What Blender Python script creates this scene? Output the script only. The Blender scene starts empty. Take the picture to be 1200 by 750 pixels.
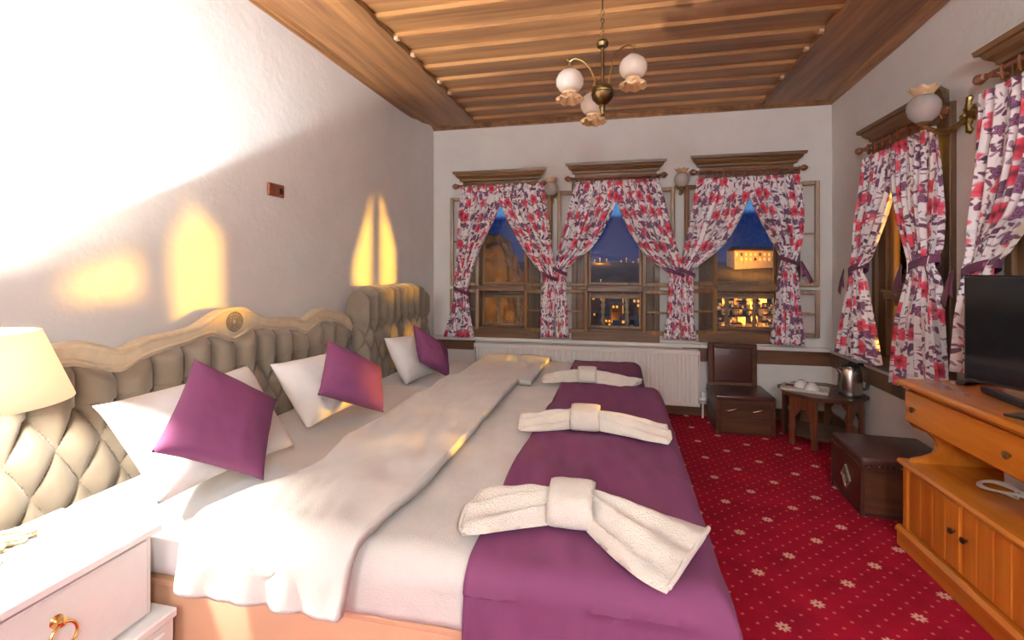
import bpy, bmesh, math, random
from mathutils import Vector, Matrix, noise
from math import sin, cos, pi, sqrt, exp, radians, atan2
random.seed(7)
scene = bpy.context.scene
C = scene.collection

# ------------------------------------------------------------------ camera, world, exposure
FPX, CU, CV, EYE, YAW = 560.0, 600.0, 315.0, 1.285, math.atan(125/560)
cam_d = bpy.data.cameras.new('camera'); cam = bpy.data.objects.new('camera', cam_d); C.objects.link(cam)
cam.location = (0, 0, EYE); cam.rotation_euler = (pi/2, 0, YAW)
cam_d.sensor_width = 36; cam_d.lens = 36*FPX/1200
cam_d.shift_y = -(375-CV)/1200
cam_d.clip_start = .02; cam_d.clip_end = 3000
scene.camera = cam
vs = scene.view_settings
vs.view_transform = 'Standard'; vs.look = 'None'; vs.gamma = 1; vs.use_curve_mapping = False
vs.exposure = 0.0
SA, CA = sin(YAW), cos(YAW)
def ray(u, v):
    a = (u-CU)/FPX
    return Vector((-SA+CA*a, CA+SA*a, -(v-CV)/FPX))
def onD(u, v, d): return Vector((0, 0, EYE))+ray(u, v)*d
def onX(u, v, X): r = ray(u, v); return Vector((0, 0, EYE))+r*(X/r.x)
def onY(u, v, Y): r = ray(u, v); return Vector((0, 0, EYE))+r*(Y/r.y)
def onZ(u, v, Z): r = ray(u, v); return Vector((0, 0, EYE))+r*((Z-EYE)/r.z)

world = bpy.data.worlds.new('dusk_sky'); scene.world = world; world.use_nodes = True
wt = world.node_tree; wt.nodes.clear()
wo = wt.nodes.new('ShaderNodeOutputWorld'); wb = wt.nodes.new('ShaderNodeBackground')
wc = wt.nodes.new('ShaderNodeTexCoord'); wx = wt.nodes.new('ShaderNodeSeparateXYZ'); wr = wt.nodes.new('ShaderNodeValToRGB')
wt.links.new(wc.outputs['Generated'], wx.inputs[0]); wt.links.new(wx.outputs['Z'], wr.inputs[0])
wt.links.new(wr.outputs[0], wb.inputs[0]); wt.links.new(wb.outputs[0], wo.inputs[0])
cr = wr.color_ramp   # elevation sine: dusk cloud bank low down, clear twilight blue above
cr.elements[0].position = 0.0; cr.elements[0].color = (.050, .055, .12, 1)
cr.elements[1].position = 1.0; cr.elements[1].color = (.05, .16, .36, 1)
for p, c in ((.03, (.020, .040, .13, 1)), (.104, (.008, .022, .105, 1)), (.112, (.10, .28, .62, 1)), (.3, (.10, .27, .56, 1))):
    e = cr.elements.new(p); e.color = c
wb.inputs[1].default_value = 1.0

def point(name, loc, power, col, rad=.03):
    d = bpy.data.lights.new(name, 'POINT'); d.energy = power; d.color = col; d.shadow_soft_size = rad
    o = bpy.data.objects.new(name, d); C.objects.link(o); o.location = loc
    return o
SODIUM = (1, .50, .10)

# ------------------------------------------------------------------ mesh helpers
class MB:
    def __init__(s): s.v = []; s.f = []; s.sm = []; s.uv = {}
    def add(s, vs_, fs, smooth=False, uvs=None):
        b = len(s.v); s.v += [tuple(p) for p in vs_]
        for f in fs: s.f.append(tuple(b+i for i in f)); s.sm.append(smooth)
        if uvs:
            for i, t in enumerate(uvs): s.uv[b+i] = t
        return s
    def box(s, x0, y0, z0, x1, y1, z1, bev=0, seg=1, M=None):
        bm = bmesh.new(); bmesh.ops.create_cube(bm, size=1)
        for v in bm.verts: v.co = Vector(((x0+x1)/2+v.co.x*(x1-x0), (y0+y1)/2+v.co.y*(y1-y0), (z0+z1)/2+v.co.z*(z1-z0)))
        if bev: bmesh.ops.bevel(bm, geom=bm.edges[:], offset=bev, segments=seg, profile=.5, affect='EDGES')
        if M: bmesh.ops.transform(bm, matrix=M, verts=bm.verts)
        bm.verts.index_update()
        s.add([v.co[:] for v in bm.verts], [[v.index for v in f.verts] for f in bm.faces], seg > 1)
        bm.free(); return s
    def prism(s, poly, axis, a0, a1, M=None):
        def mk(p, a):
            t = {'x': (a, p[0], p[1]), 'y': (p[0], a, p[1]), 'z': (p[0], p[1], a)}[axis]
            return (M @ Vector(t))[:] if M else t
        n = len(poly)
        vv = [mk(p, a0) for p in poly]+[mk(p, a1) for p in poly]
        ff = [tuple(range(n)), tuple(range(2*n-1, n-1, -1))]+[(i, (i+1) % n, n+(i+1) % n, n+i) for i in range(n)]
        return s.add(vv, ff)
    def lathe(s, prof, c=(0, 0, 0), n=24, fn=None, M=None, cap=True):
        vv = []; ff = []
        for k, (r, z) in enumerate(prof):
            for i in range(n):
                a = 2*pi*i/n; rr, zz = (fn(k, a, r, z) if fn else (r, z))
                p = Vector((rr*cos(a), rr*sin(a), zz))
                if M: p = M @ p
                vv.append((p.x+c[0], p.y+c[1], p.z+c[2]))
        for k in range(len(prof)-1):
            for i in range(n): ff.append((k*n+i, k*n+(i+1) % n, (k+1)*n+(i+1) % n, (k+1)*n+i))
        if cap:
            ff.append(tuple(range(n-1, -1, -1))); ff.append(tuple(range((len(prof)-1)*n, len(prof)*n)))
        return s.add(vv, ff, True)
    def tube(s, pts, r, n=8, closed=False):
        pts = [Vector(p) for p in pts]; m = len(pts); vv = []; ff = []; up = None
        for i, p in enumerate(pts):
            a = pts[i-1] if (i > 0 or closed) else p; b = pts[(i+1) % m] if (i < m-1 or closed) else p
            t = (b-a).normalized()
            if up is None: up = t.orthogonal().normalized()
            up = (up-t*up.dot(t)); up = up.normalized() if up.length > 1e-6 else t.orthogonal().normalized()
            w = t.cross(up); rr = r[i] if isinstance(r, (list, tuple)) else r
            for k in range(n):
                q = 2*pi*k/n; vv.append((p+up*(rr*cos(q))+w*(rr*sin(q)))[:])
        for i in range(m if closed else m-1):
            j = (i+1) % m
            for k in range(n): ff.append((i*n+k, i*n+(k+1) % n, j*n+(k+1) % n, j*n+k))
        if not closed: ff.append(tuple(range(n-1, -1, -1))); ff.append(tuple(range((m-1)*n, m*n)))
        return s.add(vv, ff, True)
    def grid(s, fn, nu, nv, uvf=None, cu=False, smooth=True):
        vv = []; uu = []; ff = []
        for i in range(nu):
            for j in range(nv):
                a = i/(nu if cu else nu-1); b = j/(nv-1)
                vv.append(tuple(fn(a, b)))
                if uvf: uu.append(uvf(a, b))
        for i in range(nu if cu else nu-1):
            for j in range(nv-1):
                k = (i+1) % nu; ff.append((i*nv+j, k*nv+j, k*nv+j+1, i*nv+j+1))
        return s.add(vv, ff, smooth, uu if uvf else None)

def obj(name, mb, mat, parent=None, loc=None, rotz=0.0, sharp=40, recalc=True):
    """verts are local to the parent (or to the frame loc/rotz when top-level)"""
    me = bpy.data.meshes.new(name)
    vv = mb.v; off = Vector((0, 0, 0))
    if parent is None:
        xs, ys, zs = [p[0] for p in vv], [p[1] for p in vv], [p[2] for p in vv]
        off = Vector(((min(xs)+max(xs))/2, (min(ys)+max(ys))/2, min(zs)))
        vv = [(p[0]-off.x, p[1]-off.y, p[2]-off.z) for p in vv]
    me.from_pydata(vv, [], mb.f)
    if mb.uv:
        ul = me.uv_layers.new(name='UVMap')
        for l in me.loops: ul.data[l.index].uv = mb.uv.get(l.vertex_index, (0, 0))
    me.polygons.foreach_set('use_smooth', [bool(x) for x in mb.sm])
    if recalc:
        bm = bmesh.new(); bm.from_mesh(me); bmesh.ops.recalc_face_normals(bm, faces=bm.faces); bm.to_mesh(me); bm.free()
    if any(mb.sm): me.set_sharp_from_angle(angle=radians(sharp))
    me.materials.append(mat)
    o = bpy.data.objects.new(name, me); C.objects.link(o)
    if parent: o.parent = parent
    else:
        R = Matrix.Rotation(rotz, 3, 'Z'); o.location = Vector(loc or (0, 0, 0))+R @ off; o.rotation_euler = (0, 0, rotz)
    return o
def tag(o, label=None, cat=None, group=None, kind=None):
    for k, v in (('label', label), ('category', cat), ('group', group), ('kind', kind)):
        if v: o[k] = v
    return o
def thing(name, label, cat, loc=(0, 0, 0), rotz=0.0, group=None, kind=None):
    o = bpy.data.objects.new(name, None); C.objects.link(o); o.empty_display_size = .05
    o.location = loc; o.rotation_euler = (0, 0, rotz)
    return tag(o, label, cat, group, kind)
def copy_tree(o, parent=None):
    c = o.copy(); C.objects.link(c); c.parent = parent
    for ch in list(kids.get(o.name, [])) or [x for x in o.children]: copy_tree(ch, c)
    return c
kids = {}
def solid(o, t, off=0.0):
    m = o.modifiers.new('thickness', 'SOLIDIFY'); m.thickness = t; m.offset = off; return o
def nz(x, y, z=0.0, s=1.0): return noise.noise(Vector((x*s, y*s, z*s)))
def smooth(a, b, x):
    t = max(0, min(1, (x-a)/(b-a))); return t*t*(3-2*t)
def curve(keys, x):
    """smooth interpolation through (x, y...) keys"""
    if x <= keys[0][0]: return keys[0][1:]
    if x >= keys[-1][0]: return keys[-1][1:]
    for i in range(len(keys)-1):
        a, b = keys[i], keys[i+1]
        if a[0] <= x <= b[0]:
            p = keys[i-1] if i else a; q = keys[i+2] if i+2 < len(keys) else b
            h = b[0]-a[0]; t = (x-a[0])/h; out = []
            for k in range(1, len(a)):
                m0 = (b[k]-p[k])/(b[0]-p[0])*h; m1 = (q[k]-a[k])/(q[0]-a[0])*h
                out.append((2*t**3-3*t*t+1)*a[k]+(t**3-2*t*t+t)*m0+(-2*t**3+3*t*t)*b[k]+(t**3-t*t)*m1)
            return tuple(out)

# ------------------------------------------------------------------ materials
class NT:
    def __init__(s, name):
        s.m = bpy.data.materials.new(name); s.m.use_nodes = True; s.t = s.m.node_tree
        s.b = s.t.nodes['Principled BSDF']; s.out = s.t.nodes['Material Output']
    def n(s, typ, **kw):
        x = s.t.nodes.new('ShaderNode'+typ)
        for k, v in kw.items(): setattr(x, k, v)
        return x
    def put(s, sock, v):
        if isinstance(v, bpy.types.NodeSocket): s.t.links.new(v, sock)
        elif v is not None:
            sock.default_value = (tuple(v)+(1,) if isinstance(v, (tuple, list)) and len(v) == 3 and sock.type == 'RGBA' else v)
    def math(s, op, a, b=None, c=None):
        x = s.n('Math', operation=op); s.put(x.inputs[0], a); s.put(x.inputs[1], b)
        if c is not None: s.put(x.inputs[2], c)
        return x.outputs[0]
    def vmath(s, op, a, b=None, out=0):
        x = s.n('VectorMath', operation=op); s.put(x.inputs[0], a); s.put(x.inputs[1], b); return x.outputs[out]
    def mix(s, f, a, b):
        x = s.n('Mix', data_type='RGBA'); s.put(x.inputs[0], f); s.put(x.inputs[6], a); s.put(x.inputs[7], b); return x.outputs[2]
    def coord(s, w='Object'): return s.n('TexCoord').outputs[w]
    def mapping(s, v, scale=(1, 1, 1), loc=(0, 0, 0)):
        x = s.n('Mapping'); s.put(x.inputs[0], v); x.inputs[1].default_value = loc; x.inputs[3].default_value = scale; return x.outputs[0]
    def noise(s, v, scale, detail=3, rough=.5, out=0):
        x = s.n('TexNoise'); s.put(x.inputs['Vector'], v); x.inputs['Scale'].default_value = scale
        x.inputs['Detail'].default_value = detail; x.inputs['Roughness'].default_value = rough; return x.outputs[out]
    def ramp(s, f, stops):
        x = s.n('ValToRGB'); s.put(x.inputs[0], f); r = x.color_ramp
        r.elements[0].position = stops[0][0]; r.elements[0].color = tuple(stops[0][1])+(1,)
        r.elements[1].position = stops[-1][0]; r.elements[1].color = tuple(stops[-1][1])+(1,)
        for p, c in stops[1:-1]: e = r.elements.new(p); e.color = tuple(c)+(1,)
        return x.outputs[0]
    def step(s, x, e, w=.01):     # 1 where x < e, soft edge w
        m = s.n('MapRange'); s.put(m.inputs[0], x); m.inputs[1].default_value = e-w; m.inputs[2].default_value = e+w
        m.inputs[3].default_value = 1; m.inputs[4].default_value = 0; return m.outputs[0]
    def bump(s, h, strength=.3, dist=.01):
        x = s.n('Bump'); s.put(x.inputs['Height'], h); x.inputs['Strength'].default_value = strength; x.inputs['Distance'].default_value = dist
        s.put(s.b.inputs['Normal'], x.outputs[0])
    def fin(s, col, rough=.6, metal=0.0, **kw):
        s.put(s.b.inputs['Base Color'], col); s.put(s.b.inputs['Roughness'], rough); s.put(s.b.inputs['Metallic'], metal)
        for k, v in kw.items(): s.put(s.b.inputs[k.replace('_', ' ')], v)
        return s.m
def plain(name, col, rough=.5, metal=0.0, var=.08, ns=30, bump=0.0, **kw):
    t = NT(name); f = t.noise(t.coord(), ns, 3)
    d = tuple(c*(1-var*2) for c in col)
    if bump: t.bump(f, bump, .004)
    return t.fin(t.ramp(f, [(.3, d), (.75, col)]), rough, metal, **kw)
def wood(name, c1, c2, axis=0, rough=.45, scale=6, var=.25, coat=0.0):
    t = NT(name); sc = [1, 1, 1]; sc[axis] = .07
    oi = t.n('ObjectInfo'); off = t.vmath('SCALE', (13., 7., 5.)); off.node.inputs['Scale'].default_value = 1
    t.put(off.node.inputs['Scale'], oi.outputs['Random'])
    v = t.mapping(t.vmath('ADD', t.coord(), off), sc)
    f = t.noise(v, scale*4, 5, .65); g = t.noise(v, scale, 2)
    h = t.math('ADD', t.math('MULTIPLY', f, .6), t.math('MULTIPLY', g, .4))
    col = t.ramp(h, [(.36, c1), (.5, tuple((a+b)/2 for a, b in zip(c1, c2))), (.63, c2)])
    k = t.math('ADD', t.math('MULTIPLY', oi.outputs['Random'], var), 1-var/2)
    col = t.mix(1.0, col, col); hsv = t.n('HueSaturation'); t.put(hsv.inputs['Color'], col); t.put(hsv.inputs['Value'], k)
    t.bump(f, .15, .003)
    return t.fin(hsv.outputs[0], rough, 0, **({'Coat_Weight': coat, 'Coat_Roughness': .2} if coat else {}))
def cloth(name, col, rough=.9, weave=400, wr=.12, sheen=.3, var=.06):
    t = NT(name); c = t.coord(); w = t.noise(c, weave, 2); g = t.noise(c, 9, 3)
    d = tuple(x*(1-var*2) for x in col)
    t.bump(t.math('ADD', t.math('MULTIPLY', w, .35), g), wr, .01)
    return t.fin(t.ramp(g, [(.3, d), (.7, col)]), rough, 0, Sheen_Weight=sheen)
def plaster(name, col):
    t = NT(name); c = t.coord(); a = t.noise(c, 2.2, 4); b = t.noise(c, 26, 4, .6); s_ = t.noise(c, 5, 2)
    t.bump(t.math('ADD', t.math('MULTIPLY', a, 1.6), t.math('MULTIPLY', b, .28)), .35, .022)
    return t.fin(t.ramp(s_, [(.3, tuple(x*.94 for x in col)), (.7, col)]), .75)
def emis(name, col, st):
    t = NT(name); return t.fin(col, .5, 0, Emission_Color=col, Emission_Strength=st)

def floral():
    t = NT('floral_curtain_fabric'); uv = t.coord('UV')
    wob = t.vmath('SCALE', t.vmath('SUBTRACT', t.noise(uv, 22, 2, out=1), (.5, .5, .5))); wob.node.inputs['Scale'].default_value = .022
    base = t.vmath('ADD', uv, wob)
    def cells(scale, off, rnd):
        p = t.mapping(base, (scale, scale, scale), off)
        x = t.n('TexVoronoi', voronoi_dimensions='2D'); t.put(x.inputs['Vector'], p); x.inputs['Scale'].default_value = 1
        x.inputs['Randomness'].default_value = rnd
        d = t.vmath('SUBTRACT', p, x.outputs['Position'])
        sp = t.n('SeparateXYZ'); t.put(sp.inputs[0], d); sc = t.n('SeparateColor'); t.put(sc.inputs[0], x.outputs['Color'])
        return sp.outputs[0], sp.outputs[1], x.outputs['Distance'], sc.outputs
    def flower(dx, dy, r, rnd, R, petals, depth):
        ang = t.math('ADD', t.math('ARCTAN2', dy, dx), t.math('MULTIPLY', rnd, 6.28))
        c = t.math('MULTIPLY', t.math('COSINE', t.math('MULTIPLY', ang, petals)), depth)
        rel = t.math('DIVIDE', r, t.math('MULTIPLY', t.math('ADD', c, 1-depth), R))
        return rel
    def leaf(dx, dy, rnd, a, b):
        q = t.math('MULTIPLY', rnd, 6.28); cq, sq = t.math('COSINE', q), t.math('SINE', q)
        x = t.math('ADD', t.math('MULTIPLY', dx, cq), t.math('MULTIPLY', dy, sq))
        y = t.math('SUBTRACT', t.math('MULTIPLY', dy, cq), t.math('MULTIPLY', dx, sq))
        return t.math('ADD', t.math('POWER', t.math('DIVIDE', t.math('ABSOLUTE', x), a), 2), t.math('POWER', t.math('DIVIDE', t.math('ABSOLUTE', y), b), 2))
    col = (.84, .79, .79)
    g = t.noise(uv, 13, 3); col = t.mix(t.step(g, .37, .05), col, (.56, .57, .61))
    for sc, off, cc, a, b, thr in ((26, (3.1, .7, 0), (.32, .20, .27), .42, .13, .62), (19, (.3, 5.7, 0), (.16, .05, .10), .44, .14, .52), (15, (9.3, 2.2, 0), (.10, .035, .08), .46, .16, .44)):
        dx, dy, r, rn = cells(sc, off, .9)
        col = t.mix(t.math('MULTIPLY', t.step(leaf(dx, dy, rn[0], a, b), 1, .25), t.step(rn[1], thr, .01)), col, cc)
    # purple flowers
    dx, dy, r, rn = cells(9.6, (4.4, 8.1, 0), .6)
    rel = flower(dx, dy, r, rn[0], .33, 6, .18); sel = t.step(rn[1], .50, .01)
    pc = t.mix(t.step(t.math('FRACT', t.math('MULTIPLY', rel, 2.6)), .45, .15), (.25, .10, .20), (.085, .02, .06))
    col = t.mix(t.math('MULTIPLY', t.step(rel, 1, .1), sel), col, pc)
    # red and pink flowers
    dx, dy, r, rn = cells(6.8, (1.7, 3.3, 0), .55)
    rel = flower(dx, dy, r, rn[0], .36, 5, .15); sel = t.step(rn[1], .70, .01)
    shade = t.noise(uv, 60, 3)
    rc = t.ramp(t.math('ADD', t.math('MULTIPLY', rel, .55), t.math('MULTIPLY', shade, .45)), [(.25, (.30, .012, .03)), (.5, (.62, .035, .075)), (.85, (.72, .16, .22))])
    rc = t.mix(t.step(rel, .2, .06), rc, (.10, .01, .03))
    col = t.mix(t.math('MULTIPLY', t.step(rel, 1, .09), sel), col, rc)
    t.bump(t.noise(uv, 300, 2), .08, .002)
    return t.fin(col, .8, 0, Sheen_Weight=.2)
def carpet():
    t = NT('red_flowered_carpet'); sp = t.n('SeparateXYZ'); t.put(sp.inputs[0], t.coord())
    X = t.math('DIVIDE', t.math('SUBTRACT', sp.outputs[0], .437), .168); Y = t.math('DIVIDE', t.math('SUBTRACT', sp.outputs[1], 2.012), .158)
    a = t.math('MULTIPLY', t.math('ADD', X, Y), .5); b = t.math('MULTIPLY', t.math('SUBTRACT', Y, X), .5)
    def lat(k):
        da = t.math('SUBTRACT', t.math('MULTIPLY', a, k), t.math('ROUND', t.math('MULTIPLY', a, k)))
        db = t.math('SUBTRACT', t.math('MULTIPLY', b, k), t.math('ROUND', t.math('MULTIPLY', b, k)))
        dx = t.math('SUBTRACT', da, db); dy = t.math('ADD', da, db)
        return dx, dy, t.math('SQRT', t.math('ADD', t.math('MULTIPLY', dx, dx), t.math('MULTIPLY', dy, dy)))
    dx, dy, r = lat(1)
    ang = t.math('ARCTAN2', dy, dx)
    pet = t.math('MULTIPLY', t.math('ADD', t.math('MULTIPLY', t.math('ABSOLUTE', t.math('COSINE', t.math('MULTIPLY', ang, 4))), .5), .5), .155)
    fl = t.math('MULTIPLY', t.step(t.math('SUBTRACT', r, pet), 0, .02), t.step(t.math('MULTIPLY', r, -1), -.035, .012))
    _, _, r3 = lat(4)
    dots = t.math('MULTIPLY', t.step(r3, .14, .03), t.step(t.math('MULTIPLY', r, -1), -.26, .01))
    c = t.coord(); pile = t.noise(c, 260, 2); bl = t.noise(c, 7, 4)
    base = t.ramp(t.math('ADD', t.math('MULTIPLY', pile, .5), t.math('MULTIPLY', bl, .5)), [(.3, (.20, .003, .016)), (.7, (.42, .007, .030))])
    col = t.mix(dots, base, (.58, .15, .12)); col = t.mix(fl, col, (.72, .46, .34))
    t.bump(pile, .5, .006)
    return t.fin(col, .95, 0, Specular_IOR_Level=.15)

M = {}
M['wall'] = plaster('white_wall_plaster', (.75, .715, .67))
M['ceil'] = wood('ceiling_pine', (.165, .070, .024), (.42, .205, .072), 0, .42, 5, .30)
M['ceily'] = wood('ceiling_border_pine', (.14, .056, .020), (.36, .17, .06), 1, .42, 5, .2)
M['pale'] = plain('pale_raw_wood', (.62, .42, .24), .6)
M['win'] = wood('window_brown_wood', (.058, .027, .012), (.17, .088, .040), 2, .45, 7, .15)
M['winx'] = wood('pelmet_brown_wood', (.068, .030, .011), (.20, .10, .038), 0, .4, 7, .15)
M['trim'] = wood('dado_brown_wood', (.07, .026, .012), (.16, .07, .03), 0, .4, 7, .1)
M['golden'] = wood('casement_golden_wood', (.11, .050, .016), (.26, .135, .05), 2, .4, 7, .1)
M['oak'] = wood('dresser_orange_veneer', (.48, .135, .012), (.72, .26, .03), 1, .22, 3, .06, .5)
M['oakz'] = wood('dresser_orange_veneer_upright', (.46, .12, .010), (.70, .24, .028), 2, .24, 3, .05, .5)
M['darkwood'] = wood('trunk_dark_wood', (.028, .010, .005), (.095, .034, .014), 0, .35, 6, .1, .2)
M['redwood'] = wood('side_table_red_wood', (.05, .014, .007), (.18, .055, .022), 2, .3, 6, .1, .3)
M['leather'] = plain('brown_leather', (.065, .021, .015), .33, 0, .2, 50, .25)
M['floral'] = floral(); M['carpet'] = carpet()
M['purple'] = cloth('purple_velvet', (.125, .024, .082), .85, 500, .15, .0)
M['ribbon'] = cloth('dark_purple_ribbon', (.11, .022, .065), .7, 500, .1, .1)
M['sheet'] = cloth('white_bed_sheet', (.74, .72, .71), .85, 600, .12, .1, .03)
M['linen'] = cloth('off_white_duvet_linen', (.60, .565, .53), .9, 300, .55, .1, .05)
M['pillow'] = cloth('white_pillow_cotton', (.72, .69, .66), .85, 500, .45, .1, .04)
M['towel'] = cloth('cream_terry_towel', (.74, .67, .58), .98, 240, 1.6, .3, .08)
M['taupe'] = cloth('taupe_headboard_velvet', (.20, .158, .112), .75, 500, .15, .3, .1)
M['cream'] = plain('cream_carved_wood', (.62, .50, .34), .45)
M['bedbase'] = cloth('beige_bed_base', (.60, .33, .20), .8, 400, .1, .1, .03)
M['white'] = plain('white_lacquer', (.78, .77, .75), .25, 0, .02)
M['shadow_gap'] = plain('groove_shade', (.10, .08, .07), .6)
M['brass'] = plain('aged_brass', (.42, .29, .11), .3, 1, .2, 60)
M['bronze'] = plain('dark_bronze', (.16, .105, .045), .35, 1, .2, 60)
M['gold'] = plain('polished_gold', (.75, .47, .16), .2, 1, .05)
M['ringwood'] = plain('turned_ring_wood', (.22, .08, .04), .4)
M['steel'] = plain('brushed_steel', (.48, .43, .38), .25, 1, .06)
M['black'] = plain('black_plastic', (.012, .012, .013), .3, 0, .1)
M['screen'] = plain('tv_screen_glass', (.006, .006, .007), .08, 0, .0)
M['rad'] = plain('radiator_enamel', (.76, .71, .65), .35, 0, .02)
M['china'] = plain('white_porcelain', (.80, .76, .72), .2, 0, .02)
M['doily'] = plain('lace_cloth', (.66, .60, .54), .9, 0, .2, 90)
M['red_print'] = plain('dark_red_tray_print', (.20, .03, .04), .6, 0, .3, 80)
M['switch'] = wood('brown_switch_wood', (.10, .02, .008), (.24, .06, .022), 1, .35, 8, .05)
M['baluster'] = plain('turned_baluster_wood', (.46, .29, .15), .45)
M['cable'] = plain('white_cable', (.72, .66, .56), .4)
M['rope'] = plain('cream_rope', (.75, .68, .42), .8)
M['carved'] = plain('carved_lattice_tan', (.30, .23, .16), .6, 0, .3, 120, .6)
M['hinge'] = plain('dark_iron', (.05, .035, .025), .4, .8)
def glass():
    t = NT('window_glass'); tr = t.n('BsdfTransparent'); tr.inputs[0].default_value = (.95, .96, .96, 1)
    gl = t.n('BsdfGlossy'); gl.inputs['Roughness'].default_value = .02
    fr = t.n('Fresnel'); fr.inputs[0].default_value = 1.45; mx = t.n('MixShader')
    t.put(mx.inputs[0], fr.outputs[0]); t.put(mx.inputs[1], tr.outputs[0]); t.put(mx.inputs[2], gl.outputs[0]); t.put(t.out.inputs[0], mx.outputs[0])
    return t.m
M['glass'] = glass()
def shade_mat(name, col, trans, em, emc, rough=.4):
    t = NT(name); tl = t.n('BsdfTranslucent'); tl.inputs[0].default_value = col+(1,)
    t.fin(col, rough, 0, Emission_Color=emc, Emission_Strength=em)
    mx = t.n('MixShader'); mx.inputs[0].default_value = trans
    t.put(mx.inputs[1], t.b.outputs[0]); t.put(mx.inputs[2], tl.outputs[0]); t.put(t.out.inputs[0], mx.outputs[0])
    return t.m
M['lampshade'] = shade_mat('cream_lamp_shade', (.85, .78, .62), .5, 0.7, (1, .82, .5))
M['frost'] = shade_mat('frosted_glass_shade', (.62, .56, .52), .45, .02, (1, .8, .6), .25)
M['amber'] = shade_mat('amber_glass_neck', (.74, .56, .36), .4, .05, (1, .55, .2), .15)
M['globe'] = emis('fill_globe_glow', (.86, .94, 1.0), 185)  # glow of the added fill globes behind the camera

# ------------------------------------------------------------------ room shell
XL, XR, YB, YF, ZC = -1.84, 1.733, 4.46, -2.2, 2.70
WINS = [dict(xc=-1.092, w=.74, z0=.63, z1=2.10), dict(xc=-.035, w=.78, z0=.63, z1=2.13), dict(xc=1.085, w=.80, z0=.65, z1=2.14)]
RWINS = [dict(yc=3.36, w=.80, z0=.62, z1=2.17), dict(yc=2.20, w=.80, z0=.62, z1=2.22)]
def wall_cells(breaks, zmax, holes, put):
    bs = sorted(set(breaks)); 
    for a, b in zip(bs[:-1], bs[1:]):
        h = [x for x in holes if x[0] <= a+1e-6 and b <= x[1]+1e-6]
        if h: put(a, b, 0, h[0][2]); put(a, b, h[0][3], zmax)
        else: put(a, b, 0, zmax)
mb = MB(); holes = [(w['xc']-w['w']/2, w['xc']+w['w']/2, w['z0'], w['z1']) for w in WINS]
wall_cells([XL-.2, XR+.25]+[h[0] for h in holes]+[h[1] for h in holes], ZC+.1, holes, lambda a, b, z0, z1: mb.box(a, YB, z0, b, YB+.24, z1))
tag(obj('wall_back', mb, M['wall']), 'white plaster wall with three curtained windows', 'wall', kind='structure')
mb = MB(); holes = [(w['yc']-w['w']/2, w['yc']+w['w']/2, w['z0'], w['z1']) for w in RWINS]
wall_cells([YF-.1, YB]+[h[0] for h in holes]+[h[1] for h in holes], ZC+.1, holes, lambda a, b, z0, z1: mb.box(XR, a, z0, XR+.24, b, z1))
# plaster cove leaning in towards the crooked ceiling edge
cv = lambda y: XR-.003-.072*(YB-max(1.2, min(YB, y)))
def cove(a, b):
    y = YF+(YB-YF)*a
    if b == 1: return (XR+.1, y, ZC+.08)
    k = b/.8; k = min(1, k); return (XR-.001+(cv(y)-XR)*k**1.8, y, 2.28+(ZC+.06-2.28)*k)
tag(obj('wall_right', mb, M['wall']), 'white plaster wall with two curtained windows beside dresser', 'wall', kind='structure')
mb = MB(); mb.grid(cove, 12, 6); tag(obj('trim_6', mb, M['wall'], recalc=False), 'white plaster cove between side wall and ceiling', 'trim', kind='structure')
mb = MB(); mb.grid(lambda a, b: (XL+(.05*smooth(.88, 1, a)**2 if a > .88 else 0), YF-.1+(YB-YF+.1)*a, -.02+(ZC+.1)*b), 60, 10)
mb.box(XL-.2, YF-.1, -.02, XL-.06, YB, ZC+.1)
tag(obj('wall_left', mb, M['wall'], recalc=False), 'uneven white plaster wall behind the headboards', 'wall', kind='structure')
mb = MB(); mb.box(XL-.2, YF-.3, 0, XR+.25, YF, ZC+.1)
tag(obj('wall_front', mb, M['wall']), 'plain white plaster wall facing the windows', 'wall', kind='structure')
mb = MB(); mb.box(XL-.2, YF-.3, -.12, XR+.25, YB, 0)
tag(obj('floor', mb, M['carpet']), 'red carpet with small cream flowers and dots', 'floor', kind='structure')

# ceiling: lapped planks between border boards
ceil = thing('ceiling', 'brown lapped wooden plank ceiling with border boards', 'ceiling', (0, 0, ZC), kind='structure')
mb = MB(); mb.box(XL-.15, YF-.2, .07, XR+.2, YB+.2, .12); obj('backing', mb, M['ceil'], ceil)
IX0, IX1 = -1.34, 1.19
y = 4.30; i = 0
while y > -2.2:
    mb = MB(); w = .232; a, b = y-w, y
    mb.prism([(a, -.008), (a, .05), (b+.012, .05), (b+.012, .018), (a+.03, -.008)], 'x', IX0+.005*nz(i, 3), IX1)
    obj('plank', mb, M['ceil'], ceil)
    if 2.0 < y < 4.2:
        for xx, s in ((IX0, 1), (IX1, -1)):
            if (i+(s > 0)) % 3 != 2:
                k = MB(); x0 = xx-.012*s; k.box(min(x0, x0+.05*s), a-.012, -.026, max(x0, x0+.05*s), a+.022, -.006, .003); obj('peg', k, M['pale'], ceil)
    y -= w; i += 1
mb = MB(); mb.prism([(IX1-.0, 4.30), (IX0, 4.30), (IX0, YB+.1), (IX1, YB+.1)], 'z', -.012, .05); obj('border_board', mb, M['ceil'], ceil)
for (xa, xb) in ((XL, -1.60), (-1.60, IX0)):
    mb = MB(); mb.box(xa, YF, -.018 if xa == XL else -.030, xb, YB, .05, .004); obj('border_board', mb, M['ceily'], ceil)
mb = MB(); mb.prism([(IX1, YF), (1.40, YF), (1.42, YB), (IX1, YB)], 'z', -.030, .05); obj('border_board', mb, M['ceily'], ceil)
mb = MB(); mb.prism([(1.40, YF), (XR+.1, YF), (XR+.1, YB), (1.42, YB)], 'z', -.018, .05); obj('border_board', mb, M['ceily'], ceil)
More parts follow.
